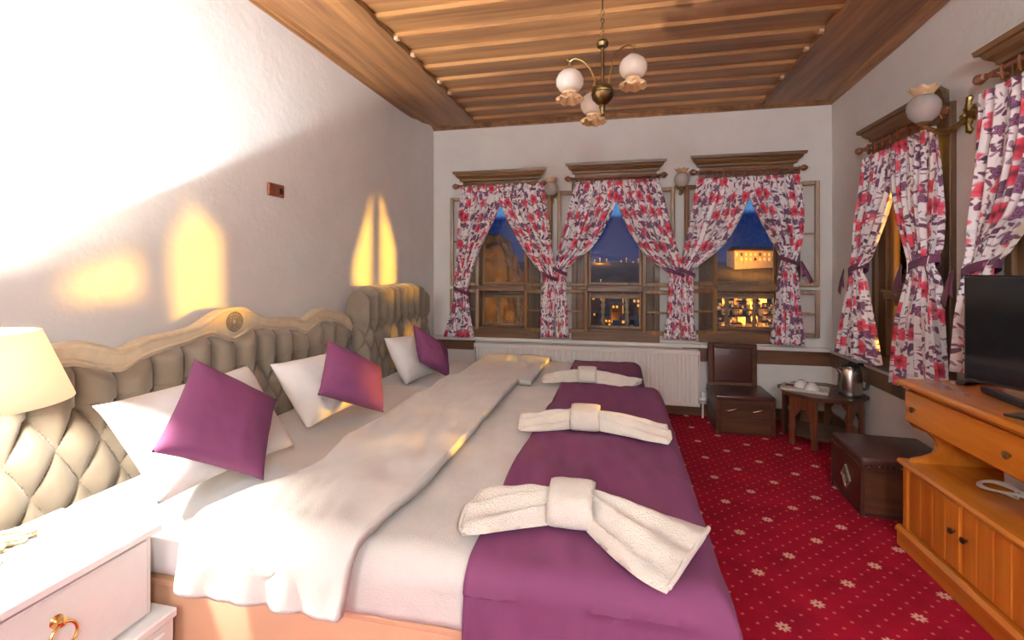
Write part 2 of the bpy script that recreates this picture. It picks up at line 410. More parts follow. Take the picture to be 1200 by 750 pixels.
# scalloped battens hiding the plank ends
for xx, s in ((IX0, 1), (IX1, -1)):
    mb = MB(); pts = []
    n = 120
    edge = [(xx+s*(.010+.012*abs(sin(pi*(4.3-(YF+(4.3-YF)*k/n))/.232))), YF+(4.3-YF)*k/n) for k in range(n+1)]
    mb.prism(edge+[(xx-s*.03, 4.3), (xx-s*.03, YF)], 'z', -.036, -.006); obj('scalloped_batten', mb, M['ceily'], ceil)
def molding(p0, p1, inward, name='crown_moulding'):
    mb = MB(); d = Vector((p1[0]-p0[0], p1[1]-p0[1], 0)); L = d.length; d.normalize(); nn = Vector((inward[0], inward[1], 0))
    prof = [(-.03, .03), (-.03, -.05), (.012, -.05), (.018, -.038), (.032, -.034), (.045, -.018), (.06, -.014), (.06, .03)]
    vv = []
    for t in (0, L):
        for q, z in prof: p = Vector((p0[0], p0[1], 0))+d*t+nn*q; vv.append((p.x, p.y, z))
    n = len(prof); mb.add(vv, [tuple(range(n)), tuple(range(2*n-1, n-1, -1))]+[(i, (i+1) % n, n+(i+1) % n, n+i) for i in range(n)])
    obj(name, mb, M['ceily'], ceil)
molding((XL, YF), (XL, YB), (1, 0)); molding((XL, YB), (XR, YB), (0, -1)); molding((cv(1.2), 1.2), (cv(YB), YB), (-1, .05)); molding((cv(0), YF), (cv(0), 1.2), (-1, 0))

# dado boards, baseboards and sills
def struct_box(name, label, mat, *b, bev=.004):
    mb = MB()
    for q in b: mb.box(*q, bev)
    return tag(obj(name, mb, mat), label, name.split('_')[0], kind='structure')
struct_box('trim_1', 'dark brown dado board on wall beside the chair', M['trim'], (.55, YB-.022, .475, XR, YB, .595))
struct_box('trim_2', 'dark brown dado board running below curtained side windows', M['win'], (XR-.022, YF, .475, XR, YB-.022, .595))
struct_box('trim_3', 'short dark brown dado board between bed and radiator', M['trim'], (XL+.06, YB-.022, .50, -1.36, YB, .60))
struct_box('baseboard_back', 'dark wooden skirting below the windows', M['trim'], (XL+.06, YB-.025, 0, XR, YB, .10))
struct_box('baseboard_right', 'dark wooden skirting behind table and trunk', M['win'], (XR-.025, YF, 0, XR, YB-.025, .10))
struct_box('trim_4', 'narrow white plaster sill ledge above radiator', M['wall'], (XL+.06, YB-.05, .595, XR, YB, .628))
struct_box('trim_5', 'narrow white plaster sill ledge below side windows', M['wall'], (XR-.04, YF, .595, XR, YB-.05, .62))

# ------------------------------------------------------------------ windows
def leaf_frame(w, h, t, bw, muntin=True):
    """casement in local coords: x 0..w, z 0..h, thickness t"""
    mb = MB()
    mb.box(0, -t/2, 0, bw, t/2, h, .003); mb.box(w-bw, -t/2, 0, w, t/2, h, .003)
    mb.box(bw, -t/2, 0, w-bw, t/2, bw, .003); mb.box(bw, -t/2, h-bw, w-bw, t/2, h, .003)
    if muntin: mb.box(bw, -t/3, h*.5-.008, w-bw, t/3, h*.5+.008)
    return mb
def xf(mb, Mx): mb.v = [(Mx @ Vector(p))[:] for p in mb.v]; return mb
def window(n, loc, rotz, w, z0, z1, zr, label, open_=True, jw=.145):
    root = thing('window_%d' % n, label, 'window', loc, rotz, kind='structure')
    W2 = w/2; o2 = W2-jw
    for s in (-1, 1):
        mb = MB(); a, b = sorted((s*W2, s*(W2-.05))); mb.box(a, -.03, z0, b, .22, z1, .004)
        a, b = sorted((s*(W2-.05), s*o2)); mb.box(a, -.012, z0, b, .14, z1, .004); obj('jamb', mb, M['win'], root)
    mb = MB(); mb.box(-o2, -.012, z1-.10, o2, .14, z1, .004); obj('head', mb, M['winx'], root)
    mb = MB(); mb.box(-W2, -.045, z0-.002, W2, -.030, z0+.085, .004); mb.box(-o2, -.012, z0, o2, .14, z0+.10, .004); obj('apron', mb, M['winx'], root)
    mb = MB(); mb.box(-o2, -.03, zr-.03, o2, .14, zr+.03, .005); mb.box(-o2, -.045, zr+.012, o2, -.03, zr+.03, .003); obj('transom', mb, M['winx'], root)
    for a, b in ((z0+.10, zr-.03), (zr+.03, z1-.10)):
        if open_:
            f = obj('sash', xf(leaf_frame(2*o2, b-a, .03, .025, False), Matrix.Translation((-o2, .10, a))), M['golden'], root)
            p = MB(); p.box(-o2+.02, .098, a+.02, o2-.02, .102, b-.02); obj('pane', p, M['glass'], f)
        else:
            for s in (-1, 1):
                x0 = -o2 if s < 0 else 0
                f = obj('casement', xf(leaf_frame(o2, b-a, .04, .045, True), Matrix.Translation((x0, .03, a))), M['golden'], root)
                p = MB(); p.box(x0+.04, .028, a+.04, x0+o2-.04, .032, b-.04); obj('pane', p, M['glass'], f)
    if open_:
        lw = .275
        for a, b, d in ((z0+.07, zr-.01, 16), (zr+.02, z1-.13, 12)):
            for s in (-1, 1):
                Mx = Matrix.Translation((s*o2, -.028, a)) @ Matrix.Rotation((pi+radians(d)) if s < 0 else -radians(d), 4, 'Z')
                f = obj('casement', xf(leaf_frame(lw, b-a, .028, .034, True), Mx), M['golden'], root)
                p = MB(); p.box(.03, -.0018, .03, lw-.03, .0018, b-a-.03); obj('pane', xf(p, Mx), M['glass'], f)
        mb = MB(); zt = zr-.085; mb.box(-W2, .235, zt-.02, W2, .275, zt+.02, .004); obj('guard_rail', mb, M['baluster'], root)
        h = zt-.02-(z0+.08)
        for k in (-.5, .5) if w < .79 else (-.5, .5):
            mb = MB(); prof = [(.020, 0), (.020, .12), (.012, .15), (.023, .24), (.015, .34), (.012, .48), (.022, .56), (.012, .64), (.023, .78), (.012, .86), (.020, .9), (.020, 1)]
            mb.lathe([(r, z*h) for r, z in prof], (k*2*o2*.46, .255, z0+.08), 10); obj('baluster', mb, M['baluster'], root)
    return root
WL = ['wooden window with dark rocky slope outside, next to bed corner', 'middle wooden window between two wall lamps, dark town outside', 'wooden window with floodlit town outside, above the low chair']
for i, w in enumerate(WINS): window(i+1, (w['xc'], YB, 0), 0, w['w'], w['z0'], w['z1'], (1.10, 1.105, 1.12)[i], WL[i])
RL = ['closed wooden side window above kettle and low table', 'closed wooden side window behind the television']
for i, w in enumerate(RWINS): window(i+4, (XR, w['yc'], 0), -pi/2, w['w'], w['z0'], w['z1'], 1.12, RL[i], False)

# pelmets, rods, curtains ------------------------------------------------
PW = ['window beside bed corner', 'middle window between wall lamps', 'window above low chair', 'side window above kettle', 'side window behind television']
def pelmet(loc, rotz, w, z, where):
    mb = MB()
    prof = [(0, -.115), (-.022, -.115), (-.022, -.05), (-.045, -.045), (-.05, -.03), (-.075, -.012), (-.085, .005), (-.10, .008), (-.105, .028), (0, .028)]
    n = len(prof); vv = []
    for s in (-1, 1):
        for yy, zz in prof: vv.append((s*(w/2-.105-yy), yy, z+zz*1.2))
    mb.add(vv, [tuple(range(n)), tuple(range(2*n-1, n-1, -1))]+[(i, (i+1) % n, n+(i+1) % n, n+i) for i in range(n)])
    tag(obj('pelmet', mb, M['winx'], loc=loc, rotz=rotz), 'brown moulded wooden pelmet over the '+where, 'pelmet', 'wooden window pelmets')
def rod(loc, rotz, w, z, where, nr=8):
    r = thing('curtain_rod', 'slim brown curtain rod with rings at the '+where, 'curtain rod', (loc[0], loc[1], z-.02), rotz, 'curtain rods')
    # local z relative to z-.02
    mb = MB(); mb.tube([(-w/2, -.085, .02), (w/2, -.085, .02)], .0095, 8); obj('pole', mb, M['ringwood'], r)
    for s in (-1, 1):
        mb = MB(); Mx = Matrix.Rotation(s*pi/2, 4, 'Y')
        mb.lathe([(.008, 0), (.018, .006), (.010, .014), (.023, .03), (.026, .042), (.018, .058), (.006, .07)], (s*w/2, -.085, .02), 12, M=Mx); obj('finial', mb, M['ringwood'], r)
        mb = MB(); mb.box(s*(w/2-.045)-.012, -.095, .0, s*(w/2-.045)+.012, -.0225, .012, .002); obj('bracket', mb, M['ringwood'], r)
    for k in range(nr):
        x = (-.42+.84*k/(nr-1))*w*.92; mb = MB()
        mb.tube([(x+.004*sin(k*9), -.085+.031*cos(a), .002+.031*sin(a)) for a in [2*pi*q/16 for q in range(16)]], .0055, 6, True)
        xf(mb, Matrix.Translation((x, -.085, 0)) @ Matrix.Rotation(.9, 4, 'Z') @ Matrix.Translation((-x, .085, 0)))
        obj('ring', mb, M['ringwood'], r)
def curtain(loc, rotz, rows, tie_i, label, ph=0.0, nf=7, flat=.85, tail=0, amp=1.0, yo=-.088, group='floral curtains', tie_w=1.0):
    """rows: (z, x_left, x_right) from top down, local to the wall frame"""
    keys = [(-z, a, b) for z, a, b in rows]; k0, k1 = keys[0][0], keys[-1][0]
    base = (rows[0][1]+rows[0][2])/2
    r = thing('curtain', label, 'curtain', Vector(loc)+Matrix.Rotation(rotz, 3, 'Z') @ Vector((base, yo, rows[-1][0])), rotz, group)
    zb = rows[-1][0]; zt = -keys[tie_i][0]
    def f(s, t):
        k = k0+(k1-k0)*t; a, b = curve(keys, k); w = abs(b-a); z = -k
        fold = nf*(s-.5)*2*pi/1.0*.5*2
        am = amp*(.011+.020*smooth(0, .35, t))*min(1, .55+w*1.4)
        nearT = exp(-((z-zt)/.05)**2)
        am *= 1-.35*nearT
        ripple = sin(fold+ph+1.2*nz(s*3, t*1.4, ph))+.35*sin(2.3*fold+ph*2+2*t)
        y = yo+am*ripple-.022*nearT-.015*smooth(.1, .6, t)
        x = a+(b-a)*s+am*.35*cos(fold+ph)
        hem = .006*sin(fold+ph) if t > .97 else 0
        return (x-base, y-yo, z-zb+hem)
    mb = MB(); mb.grid(f, 72, 56, lambda s, t: (s*flat+ph*3.7, -t*(k1-k0)*1.04))
    body = obj('drape', mb, M['floral'], r, recalc=False); solid(body, .003)
    # tie-back band with two tails
    a, b = curve(keys, -zt); c = (a+b)/2-base; hw = abs(b-a)/2+.014
    sl = -.03*(1 if tail >= 0 else -1)
    mb = MB()
    def band(q, t):
        an = 2*pi*q; return (c+hw*cos(an), -.022+(.052)*sin(an), zt-zb+(t-.5)*.034*tie_w+sl*cos(an))
    mb.grid(band, 40, 4, cu=True)
    if tail:
        for L, d, sx in ((.17, .5, tail), (.12, .25, tail)):
            x0 = c+hw*tail*.85
            def tl(s, t, L=L, d=d): return (x0+tail*(.01+d*L*t)+.018*(s-.5)*(1+t*.6), -.075-.006*sin(3*t+s), zt-zb-.005-L*t+.02*(s-.5)*tail)
            mb.grid(tl, 4, 8)
    solid(obj('tieback', mb, M['ribbon'], r, recalc=False), .003)
    return r
def prow(Y, rows):  # pixel rows (v, ul, ur) on plane y=Y to local (x-0)
    out = []
    for v, a, b in rows:
        pa, pb = onY(a, v, Y), onY(b, v, Y); out.append(((pa.z+pb.z)/2, pa.x, pb.x))
    return out
CY = YB-.09
data = [
 (0, 'left', [(217, 541, 588), (240, 539, 587), (270, 537, 574), (300, 536, 560), (330, 534, 551), (340, 534, 549), (352, 533, 550), (375, 527, 553), (394, 522, 557)], 5, .3, 0),
 (0, 'right', [(215, 586, 637), (236, 586, 640), (262, 598, 644), (290, 613, 648), (312, 628, 651), (324, 637, 652), (340, 636, 652), (370, 634, 650), (394, 634, 651)], 5, 1.1, 0),
 (1, 'left', [(212, 675, 724), (236, 668, 722), (262, 662, 711), (290, 655, 694), (308, 651, 672), (318, 650, 663), (335, 650, 664), (370, 651, 665), (395, 652, 667)], 5, 2.0, 0),
 (1, 'right', [(210, 720, 771), (234, 722, 778), (262, 732, 784), (290, 748, 792), (308, 765, 798), (319, 781, 800), (336, 783, 798), (370, 781, 797), (396, 777, 796)], 5, 2.9, 0),
 (2, 'left', [(208, 817, 880), (232, 812, 878), (262, 806, 864), (290, 801, 845), (308, 798, 822), (319, 797, 812), (336, 797, 812), (370, 798, 812), (397, 799, 815)], 5, 3.7, 0),
 (2, 'right', [(205, 876, 938), (230, 879, 942), (256, 891, 943), (280, 903, 941), (296, 912, 936), (306, 914, 932), (320, 912, 934), (360, 908, 938), (403, 902, 943)], 5, 4.6, 1),
]
side_txt = {'left': 'outer', 'right': 'inner'}
CL = ['floral curtain hanging beside the bed corner wall, tied back', 'floral curtain of rocky-slope window tied beside the middle window',
      'floral curtain of middle window tied towards the rocky-slope window', 'floral curtain of middle window tied towards the floodlit-town window',
      'floral curtain of floodlit-town window tied beside the middle window', 'floral curtain with purple bow above chair, next to room corner']
for i, (wi, sd, rows, ti, ph, tl) in enumerate(data):
    curtain((0, YB, 0), 0, prow(CY, rows), ti, CL[i], ph, 7, .74, tl, .85)
for i, (a, b, v) in enumerate(((530, 640, 203), (662, 782, 193), (809, 947, 184))):
    pa, pb = onY(a, v, YB-.1), onY(b, v, YB-.1); xc = (pa.x+pb.x)/2; zz = pa.z*.5+pb.z*.5
    WINS[i]['pz'] = zz; pelmet((xc, YB, 0), 0, pb.x-pa.x, zz, PW[i]); rod((xc, YB, 0), 0, pb.x-pa.x-.13, zz-.105, PW[i])
# side wall curtains, local x = yc - y
RC = [
 (0, [(2.04, -.38, .02), (1.85, -.40, -.00), (1.72, -.41, -.05), (1.50, -.44, -.18), (1.36, -.46, -.27), (1.28, -.47, -.33), (1.18, -.50, -.32), (.95, -.58, -.24), (.66, -.70, -.13)], 5, 'floral curtain tied with purple ribbon over the low table', .7, -1),
 (0, [(2.05, -.02, .41), (1.85, .00, .43), (1.72, .04, .43), (1.50, .14, .44), (1.38, .20, .43), (1.31, .24, .42), (1.20, .20, .43), (.95, .10, .46), (.60, .02, .52)], 5, 'floral curtain with purple ribbon tail hanging next to dresser end', 1.9, -1),
 (1, [(2.10, -.45, .02), (1.90, -.46, .03), (1.70, -.47, .00), (1.53, -.48, -.09), (1.42, -.48, -.23), (1.28, -.49, -.33), (1.18, -.53, -.33), (1.0, -.58, -.22), (.785, -.62, -.14)], 5, 'floral curtain behind the television, tied with purple ribbon', 2.6, -1),
 (1, [(2.10, -.02, .45), (1.90, -.02, .46), (1.70, -.03, .47), (1.53, -.09, .48), (1.42, -.02, .48), (1.28, .33, .48), (1.18, .33, .50), (1.0, .22, .52), (.785, .14, .54)], 5, 'floral curtain on far side of the television window, beyond the screen', 3.3, 1)]
for wi, rows, ti, lab, ph, tl in RC:
    curtain((XR, RWINS[wi]['yc'], 0), -pi/2, rows, ti, lab, ph, 7, .84, tl, 1.0, tie_w=1.25)
for i in (0, 1):
    pelmet((XR, RWINS[i]['yc'], 0), -pi/2, (.90, .96)[i], (2.21, 2.27)[i], PW[3+i]); rod((XR, RWINS[i]['yc'], 0), -pi/2, (.82, .84)[i], (2.11, 2.17)[i], PW[3+i])

# ------------------------------------------------------------------ wall lamps and chandelier
def bell_shade(mb_frost, mb_neck, c, s, up=False):
    k = 1 if up else -1
    body = [(.012, 0), (.030, -.006), (.052, -.024), (.064, -.050), (.063, -.075), (.050, -.096), (.036, -.108)]
    neck = [(.036, -.106), (.031, -.116), (.034, -.124), (.046, -.134)]
    mb_frost.lathe([(r*s, z*s*-k) for r, z in body], c, 24, cap=False)
    fn = lambda kk, a, r, z: (r*(1+(.10*sin(8*a) if kk > 1 else 0)), z+(.006*s*sin(8*a) if kk > 2 else 0))
    mb_neck.lathe([(r*s, z*s*-k) for r, z in neck+[(.058, -.142), (.062, -.152)]], c, 48, fn, cap=False)
def sconce(loc, rotz, label, s=1.0, reach=.15):
    r = thing('wall_sconce', label, 'wall lamp', loc, rotz, 'brass wall lamps')
    mb = MB(); mb.lathe([(.022, 0), (.030, .006), (.018, .014), (.012, .022)], (0, 0, 0), 14, M=Matrix.Rotation(pi/2, 4, 'X'))
    for a in range(4):   # leafy back plate
        q = a*pi/2; L = .085 if a % 2 else .045
        pts = [(L*t*cos(q), -.006-.012*sin(pi*t), L*t*sin(q)) for t in (0, .3, .6, .85, 1)]
        mb.tube([(p[0]*s, p[1], p[2]*s) for p in pts], [.010*s, .018*s, .010*s, .015*s, .003], 8)
    for q in (pi/4, 3*pi/4, 5*pi/4, 7*pi/4):
        mb.tube([(.05*s*t*cos(q), -.006-.01*t, .05*s*t*sin(q)) for t in (0, .4, .7, 1)], [.008*s, .012*s, .007*s, .002], 8)
    obj('back_plate', mb, M['brass'], r)
    mb = MB(); pts = [(0, -.01, 0)]
    for t in [q/14 for q in range(1, 15)]: pts.append((0, -.01-reach*t, -.062*s*sin(pi*t*.86)-.012*t))
    mb.tube(pts, [.009+.006*sin(pi*q/14) for q in range(15)], 8)
    e = pts[-1]; mb.tube([(0, e[1]+.05+.03*cos(a), -.012+.03*sin(a)) for a in [q*.45 for q in range(13)]], .0045, 6)
    mb.lathe([(.010, -.002), (.024, .006), (.026, .012), (.012, .02)], (0, e[1], e[2]), 14); obj('arm', mb, M['brass'], r)
    a, b = MB(), MB(); body = [(.022, .010), (.030, .014), (.052, .032), (.062, .056), (.060, .078), (.047, .096), (.036, .104)]
    fn = lambda kk, an, rr, z: (rr*(1+(.09*sin(8*an) if kk > 1 else 0)), z+(.006*sin(8*an) if kk > 1 else 0))
    a.lathe([(q*s, z*s*1.25) for q, z in body], (0, e[1], e[2]), 24, cap=False)
    b.lathe([(q*s, z*s*1.25) for q, z in [(.036, .103), (.034, .110), (.042, .120), (.056, .132)]], (0, e[1], e[2]), 48, fn, cap=False)
    sh = obj('shade', a, M['frost'], r, recalc=False); solid(sh, .002); solid(obj('ruffled_rim', b, M['amber'], sh, recalc=False), .002)
    return r
p = onY(648, 228, YB); sconce((p.x, YB, p.z), 0, 'brass wall lamp between rocky-slope window and middle window', 1.0, .11)
p = onY(797, 218, YB); sconce((p.x, YB, p.z), 0, 'brass wall lamp between middle window and floodlit-town window', 1.0, .11)
sconce((XR, 2.845, 2.06), -pi/2, 'brass wall lamp with frosted shade between the two side windows', 1.15, .20)

ch = onD(706, 60, 2.2); CHX, CHY = ch.x, ch.y
chand = thing('chandelier', 'brass three-arm chandelier with frosted glass tulip shades on ceiling', 'chandelier', (CHX, CHY, 0))
zpx = lambda v: EYE-(v-CV)*2.2/FPX
mb = MB(); mb.lathe([(.045, ZC-.012), (.045, ZC-.03), (.02, ZC-.06), (.006, ZC-.07)], (0, 0, 0), 20); obj('ceiling_rose', mb, M['bronze'], chand)
mb = MB(); mb.tube([(0, 0, ZC-.06), (0, 0, zpx(12))], .004, 6)
zz = zpx(12)
while zz > zpx(48):
    mb.tube([(.007*cos(a)*(1 if int(zz*50) % 2 else .3), .007*cos(a)*(.3 if int(zz*50) % 2 else 1), zz-.011+.011*sin(a)) for a in [q*pi/5 for q in range(10)]], .0022, 5, True); zz -= .019
obj('chain', mb, M['bronze'], chand)
mb = MB(); z0, z1, z2 = zpx(48), zpx(98), zpx(136)
mb.lathe([(.004, z0+.004), (.022, z0), (.029, z0-.012), (.024, z0-.028), (.008, z0-.034), (.0085, z1), (.020, z1-.004), (.046, z1-.020), (.050, z1-.034), (.048, z1-.042), (.052, z1-.048), (.046, z1-.072), (.024, z1-.094), (.013, z1-.100), (.016, z1-.108), (.010, z1-.128), (.007, z1-.140), (.009, z1-.147), (.002, z1-.155)], (0, 0, 0), 28)
obj('stem', mb, M['bronze'], chand)
for k, an in enumerate((YAW+radians(168), YAW+radians(10), YAW+radians(-85)+pi)):
    dx, dy = cos(an), sin(an); mb = MB(); pts = []; R = (.150, .150, .16)[k]
    top = (zpx(66), zpx(50), zpx(82))[k]
    for t in [q/14 for q in range(15)]:
        rr = .03+(R-.03)*(1-cos(t*pi*.62))/(1-cos(pi*.62)); zq = z1-.03+(top-z1+.03)*sin(min(1, t*1.12)*pi/2)
        if t > .9: zq -= .012*(t-.9)*10
        pts.append((dx*rr, dy*rr, zq))
    mb.tube(pts, .0042, 8); e = pts[-1]
    mb.tube([e, (e[0], e[1], e[2]-.03)], .004, 8); mb.lathe([(.006, -.02), (.022, -.03), (.024, -.038), (.01, -.042)], e, 14)
    mb.tube([e, (e[0]+dx*.015, e[1]+dy*.015, e[2]+.012)], .003, 6)
    arm = obj('arm', mb, M['brass'], chand)
    a, b = MB(), MB(); bell_shade(a, b, (e[0], e[1], e[2]-.034), .98)
    sh = obj('shade', a, M['frost'], chand, recalc=False); solid(sh, .002); solid(obj('ruffled_rim', b, M['amber'], sh, recalc=False), .002)
    pl = point('chandelier_bulb', (CHX+e[0], CHY+e[1], e[2]-.10), .25, (1, .78, .55), .02)

# added fill lamps, hung unseen behind the camera to brighten the room
for k, (x, y) in enumerate(((-.75, -1.62), (.58, -1.0))):
    r = thing('fill_globe', 'round opal glass pendant lamp hanging near the '+('bed side wall' if x < 0 else 'dresser side wall'), 'ceiling lamp', (x, y, 0))
    mb = MB(); mb.lathe([(.07, ZC-.02), (.07, ZC-.05), (.012, ZC-.06), (.012, 2.20)], (0, 0, 0), 20); obj('mount', mb, M['brass'], r)
    mb = MB(); mb.lathe([(.01, 1.88), (.09, 1.90), (.15, 1.955), (.17, 2.03), (.15, 2.105), (.09, 2.16), (.03, 2.21)], (0, 0, 0), 28); obj('globe', mb, M['globe'], r)

# ------------------------------------------------------------------ beds
def headboard(root, ya, yb, zt, xf_, mat, dy, zrow0, dz, phase, thick=.09, chan=.16, name='headboard_cushion'):
    """tufted upholstery: zt(y) top outline, local coords relative to root"""
    L = root.location
    z0 = .25
    nu = int((yb-ya)/.0055); nv = 150
    def h(y, z):
        p = (y-phase)/dy; zz = (z-zrow0)/dz
        if z > zrow0: d = abs(sin(pi*p))**.55
        else: d = (abs(sin(pi*(p+zz/2)))*abs(sin(pi*(p-zz/2))))**.5
        return d
    def f(a, b):
        y = ya+(yb-ya)*a; top = zt(y); z = z0+(top-z0)*b
        ed = min((top-z)/.05, (y-ya)/.05, (yb-y)/.05, 1); ed = sqrt(max(0, 1-(1-max(0, ed))**2))
        d = h(y, z)
        if z < zrow0: d = d*(1-.5*smooth(zrow0, zrow0-.12, z))+.5*smooth(zrow0, zrow0-.12, z)
        x = xf_-thick+(thick*.35+thick*.65*d)*ed
        return (x-L.x, y-L.y, z-L.z)
    mb = MB(); mb.grid(f, nu, nv)
    mb.grid(lambda a, b: (xf_-thick-.02*b-L.x, ya+(yb-ya)*a-L.y, z0+(zt(ya+(yb-ya)*a)-z0)*(1)-.0-L.z-(.0 if b < .5 else 0)), nu, 2)
    return obj(name, mb, mat, root, recalc=False)
# bed 1
bed1 = thing('double_bed', 'wide bed with beige base and wavy carved tufted headboard', 'bed', (-.75, 1.9, 0))
bl = lambda x, y, z: (x+.75, y-1.9, z)
HBX = -1.66; YC1 = 1.845
prof1 = [(0, 1.105), (.05, 1.103), (.10, 1.085), (.19, 1.045), (.30, 1.032), (.40, 1.026), (.50, .998), (.57, 1.022), (.64, 1.048), (.70, 1.046), (.78, 1.030), (.88, 1.0), (.95, .96), (.99, .90)]
zt1 = lambda y: curve(prof1, abs(y-YC1))[0]
prof1b = [(0, .965), (.05, .978), (.11, 1.005), (.16, 1.005), (.24, .990), (.34, .978), (.42, .965), (.50, .935), (.58, .955), (.66, .985), (.78, .975), (.88, .94), (.95, .90), (.99, .84)]
zt1b = lambda y: curve(prof1b, abs(y-YC1))[0]
hb1 = headboard(bed1, YC1-.97, YC1+.97, zt1b, HBX, M['taupe'], .13, .845, .12, YC1, .10)
mb = MB(); n = 90
pts = [(YC1-.985+1.97*k/n) for k in range(n+1)]
outer = [(y, zt1(y)) for y in pts]; inner = [(y, zt1b(y)-.012) for y in reversed(pts)]
mb.prism([(a-1.9, b) for a, b in outer+inner], 'x', HBX-.10+.75, HBX-.045+.75)
mb.tube([bl(HBX-.05, y, zt1(y)-.006) for y in pts], .011, 8); mb.tube([bl(HBX-.045, y, zt1b(y)+.004) for y in pts], .007, 8)
fr = obj('carved_frame', mb, M['cream'], bed1)
mb = MB(); mb.box(*bl(HBX-.15, YC1-.97, .0), *bl(HBX-.10, YC1+.97, .86)); obj('headboard_back', mb, M['cream'], bed1)
mb = MB(); c = bl(HBX-.045, YC1, 1.045); 
for rr in (.016, .030, .042): mb.tube([(c[0]+.003, c[1]+rr*1.05*cos(a), c[2]+rr*sin(a)) for a in [q*pi/12 for q in range(24)]], .004, 6, True)
for q in range(16): a = q*pi/8; mb.tube([(c[0]+.002, c[1]+.008*cos(a), c[2]+.008*sin(a)), (c[0]+.002, c[1]+.043*cos(a+.25), c[2]+.041*sin(a+.25))], .0025, 5)
obj('medallion', mb, M['carved'], fr)
def buttons(bed, off, xb, phase, dy, zrow0, dz, ya, yb, rows, r=.011):
    proto = MB(); proto.lathe([(r*.4, .007), (r*.9, .004), (r, 0)], (0, 0, 0), 10, M=Matrix.Rotation(pi/2, 4, 'Y')); me = None
    for k in range(rows):
        z = zrow0-k*dz; n0 = math.ceil((ya-phase)/dy)+(.5 if k % 2 else 0)
        while phase+n0*dy < yb:
            if True:
                if me is None: o = obj('button', proto, M['taupe'], bed); me = o.data
                else: o = bpy.data.objects.new('button', me); C.objects.link(o); o.parent = bed
                o.location = (xb-off[0], phase+n0*dy-off[1], z)
            n0 += 1
buttons(bed1, (-.75, 1.9), HBX-.066, YC1, .13, .845, .12, YC1-.9, YC1+.9, 4)
BX0, BX1, BY0, BY1, BZ = -1.655, .19, 1.09, 2.74, .57
mb = MB(); mb.box(*bl(BX0, BY0+.012, .03), *bl(BX1-.02, BY1-.01, .40), .012, 2); 
mb.box(*bl(BX0, BY0+.004, .395), *bl(BX1-.01, BY1, .412), .004); obj('base', mb, M['bedbase'], bed1)
mb = MB(); mb.box(*bl(BX0, BY0, .41), *bl(BX1, BY1, BZ), .045, 4); obj('mattress', mb, M['sheet'], bed1)
for x in (BX0+.1, BX1-.15):
    for y in (BY0+.1, BY1-.1): mb = MB(); mb.box(*bl(x-.03, y-.03, 0), *bl(x+.03, y+.03, .04)); obj('foot', mb, M['black'], bed1)
# bed 2
bed2 = thing('single_bed', 'narrow bed with tall plain tufted headboard near radiator', 'bed', (-.75, 3.35, 0))
b2 = lambda x, y, z: (x+.75, y-3.35, z)
prof2 = [(0, 1.155), (.18, 1.16), (.30, 1.165), (.40, 1.15), (.48, 1.12), (.54, 1.06), (.57, .98)]
YC2 = 3.425; zt2 = lambda y: curve(prof2, abs(y-YC2))[0]
headboard(bed2, YC2-.57, YC2+.57, zt2, -1.62, M['taupe'], .115, .93, .11, YC2, .12)
buttons(bed2, (-.75, 3.35), -1.62-.078, YC2, .115, .93, .11, YC2-.5, YC2+.5, 3, .009)
mb = MB(); mb.prism([(y-3.35, z) for y, z in [(YC2-.57+1.14*k/40, zt2(YC2-.57+1.14*k/40)-.004) for k in range(41)]+[(YC2+.57, 0), (YC2-.57, 0)]], 'x', -1.78+.75, -1.735+.75); obj('headboard_back', mb, M['taupe'], bed2)
C0, C1, D0, D1, Z2 = -1.62, .12, 2.86, 3.72, .53
mb = MB(); mb.box(*b2(C0, D0+.01, .03), *b2(C1-.02, D1-.01, .36), .012, 2); obj('base', mb, M['bedbase'], bed2)
mb = MB(); mb.box(*b2(C0, D0, .36), *b2(C1, D1, Z2), .045, 4); obj('mattress', mb, M['sheet'], bed2)
for x in (C0+.1, C1-.15):
    for y in (D0+.1, D1-.1): mb = MB(); mb.box(*b2(x-.03, y-.03, 0), *b2(x+.03, y+.03, .04)); obj('foot', mb, M['black'], bed2)

def wrap(t, lo, hi, r):
    def e(x):
        if x < r*pi/2: return r*sin(x/r), r*(1-cos(x/r))
        return r, r+x-r*pi/2
    if t < lo: p, d = e(lo-t); return lo-p, d
    if t > hi: p, d = e(t-hi); return hi+p, d
    return t, 0.0
def drape(name, label, cat, mat, x0, x1, y0, y1, box, z, r, nu, nv, thick, wr=.006, ruffle=0.0, ws=5.0, skew=None, group=None):
    """cloth laid over a box (xlo, xhi, ylo, yhi) with its top at z; x/y ranges in arc length"""
    def f(a, b):
        s = x0+(x1-x0)*a; t = y0+(y1-y0)*b
        if skew: s += skew(s, t, a, b)
        X, dx = wrap(s, box[0], box[1], r); Y, dy_ = wrap(t, box[2], box[3], r)
        d = max(dx, dy_)+.25*min(dx, dy_)
        w = wr*(nz(s*ws, t*ws, 1.3)+.5*nz(s*ws*2.7, t*ws*1.6, 4.1)+.4*nz(s*ws*5+t*6, t*ws*.9-s*4, 7.3))
        if dy_ > r: 
            q = ruffle*(dy_-r)/.15; sg = -1 if t < box[2] else 1
            Y += sg*(q*(sin(s*46)+.6*sin(s*71+1))*.5+abs(q)*.5+w); X += .4*q*cos(s*46)
        if dx > r: X += .4*w*(1 if s > box[1] else -1)
        return (X, Y, z-d+w*(1 if dy_ < r else .2))
    mb = MB(); mb.grid(f, nu, nv)
    o = obj(name, mb, mat, recalc=False); solid(o, thick, 1.0); tag(o, label, cat, group)
    return o
B1 = (BX0, BX1-.035, BY0+.03, BY1-.03)
def upf(o): return o
